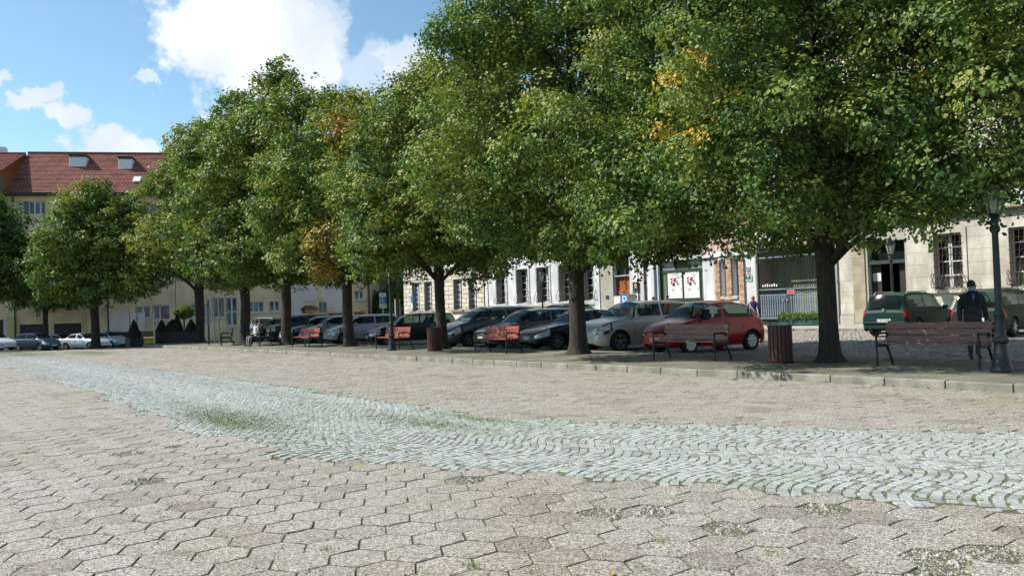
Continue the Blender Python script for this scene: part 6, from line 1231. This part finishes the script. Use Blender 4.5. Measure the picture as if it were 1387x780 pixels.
    if mask: MB().ell((0, hy - .066 * s, hz - .068 * s), (.066 * s, .064 * s, .056 * s), 12, 8).build('face_mask', M_MASK, root, smooth=True)
    else: MB().box(-.024 * s, .024 * s, hy - .100 * s, hy - .090 * s, hz - .082 * s, hz - .074 * s).build('mouth', M_PINK, root)
    # collar / jacket skirt
    if coat: MB().lathe([(.165 * s, hip * s + .12), (.18 * s, hip * s - .02), (.205 * s, (hip - .24) * s), (.19 * s, (hip - .24) * s), (.15 * s, hip * s)], 18).build('coat_skirt', mt, root, smooth=True).scale.y = .78
    MB().lathe([(.085 * s, (hip + .50) * s), (.078 * s, (hip + .585) * s), (.066 * s, (hip + .585) * s), (.07 * s, (hip + .52) * s)], 14).build('collar', mt, root, smooth=True)
    return root, s, hip
q = gnd(1314, 489.5, .02); r_, s_, hp_ = person('masked man in dark jacket walking behind the long bench', (q[0] - .0, q[1] + .25, .03), math.radians(33), 1.78, dict(lf=(.02, -.20), rf=(-.02, .24), la=(.0, -.03), ra=(.0, .03)), coat=True, mask=True, bulk=1.28)
M_SHIRT = cloth('blue_shirt', (.12, .20, .36)); MB().prism([(-.015, 1.34), (.015, 1.34), (.04, 1.50), (-.04, 1.50)], -.165, -.145).build('shirt_front', M_SHIRT, r_); MB().box(-.085, .085, -.125, -.105, 1.665, 1.69, bev=.004).build('glasses', M_BLACK, r_)
for sx in (1, -1): MB().obox((sx * .075, -.150, 1.40), (.04, .006, 0), (0, .008, 0), (sx * -.02, 0, .16)).build('lapel', cloth('lapel_cloth', (.02, .02, .022)), r_)
q = fac(1022, 455, 18.4); r_, s_, hp_ = person('woman in blue coat and red scarf walking past iron gate', (q[0], 18.4, float(gz(q[0], 18.4)) + .02), math.radians(180 + 18), 1.66, dict(lf=(.0, .20), rf=(.0, -.16), la=(.02, 0), ra=(.02, 0)), top=(.022, .04, .15), legs=(.55, .52, .48), shoe=(.10, .06, .05), hair=M_HAIRS, coat=True)
M_SCARF = cloth('red_scarf', (.55, .03, .06)); MB().lathe([(.10, 1.36), (.115, 1.40), (.105, 1.46), (.085, 1.47), (.08, 1.40)], 14).build('scarf', M_SCARF, r_, smooth=True); MB().tube([(.17, .06, 1.35), (.08, .145, 1.18), (-.06, .15, 1.02), (-.19, .09, .88)], .014, 5).build('bag_strap', M_WHITE, r_)
q = fac(885, 408, 20.9); person('person with dark clothes and ruddy face before white pillar', (q[0], 20.9, .27), math.radians(40), 1.70, dict(lf=(0, .05), rf=(0, -.05)), top=(.02, .02, .022), hands=True)
q = fac(903.5, 407, 20.7); person('person in bright red shirt standing before the posters', (q[0], 20.7, .27), math.radians(-60), 1.74, dict(lf=(0, .04), rf=(0, -.04)), top=(.60, .015, .02), legs=(.03, .04, .07))
q = gnd(338, 469, .128); bx, by = q[0], q[1] + .2
bench('dark bench under the seated pair', bx, by, .128, 1.7, M_PLANT)
person('seated person in white top leaning forward on dark bench', (bx - .42, by + .32, .1), 0.1, 1.70, top=(.62, .62, .64), legs=(.30, .28, .27), sit=True, hands=False)
person('seated person in black beside the white topped one', (bx + .15, by + .32, .1), -.12, 1.74, top=(.015, .015, .017), legs=(.02, .02, .022), sit=True, hands=False)
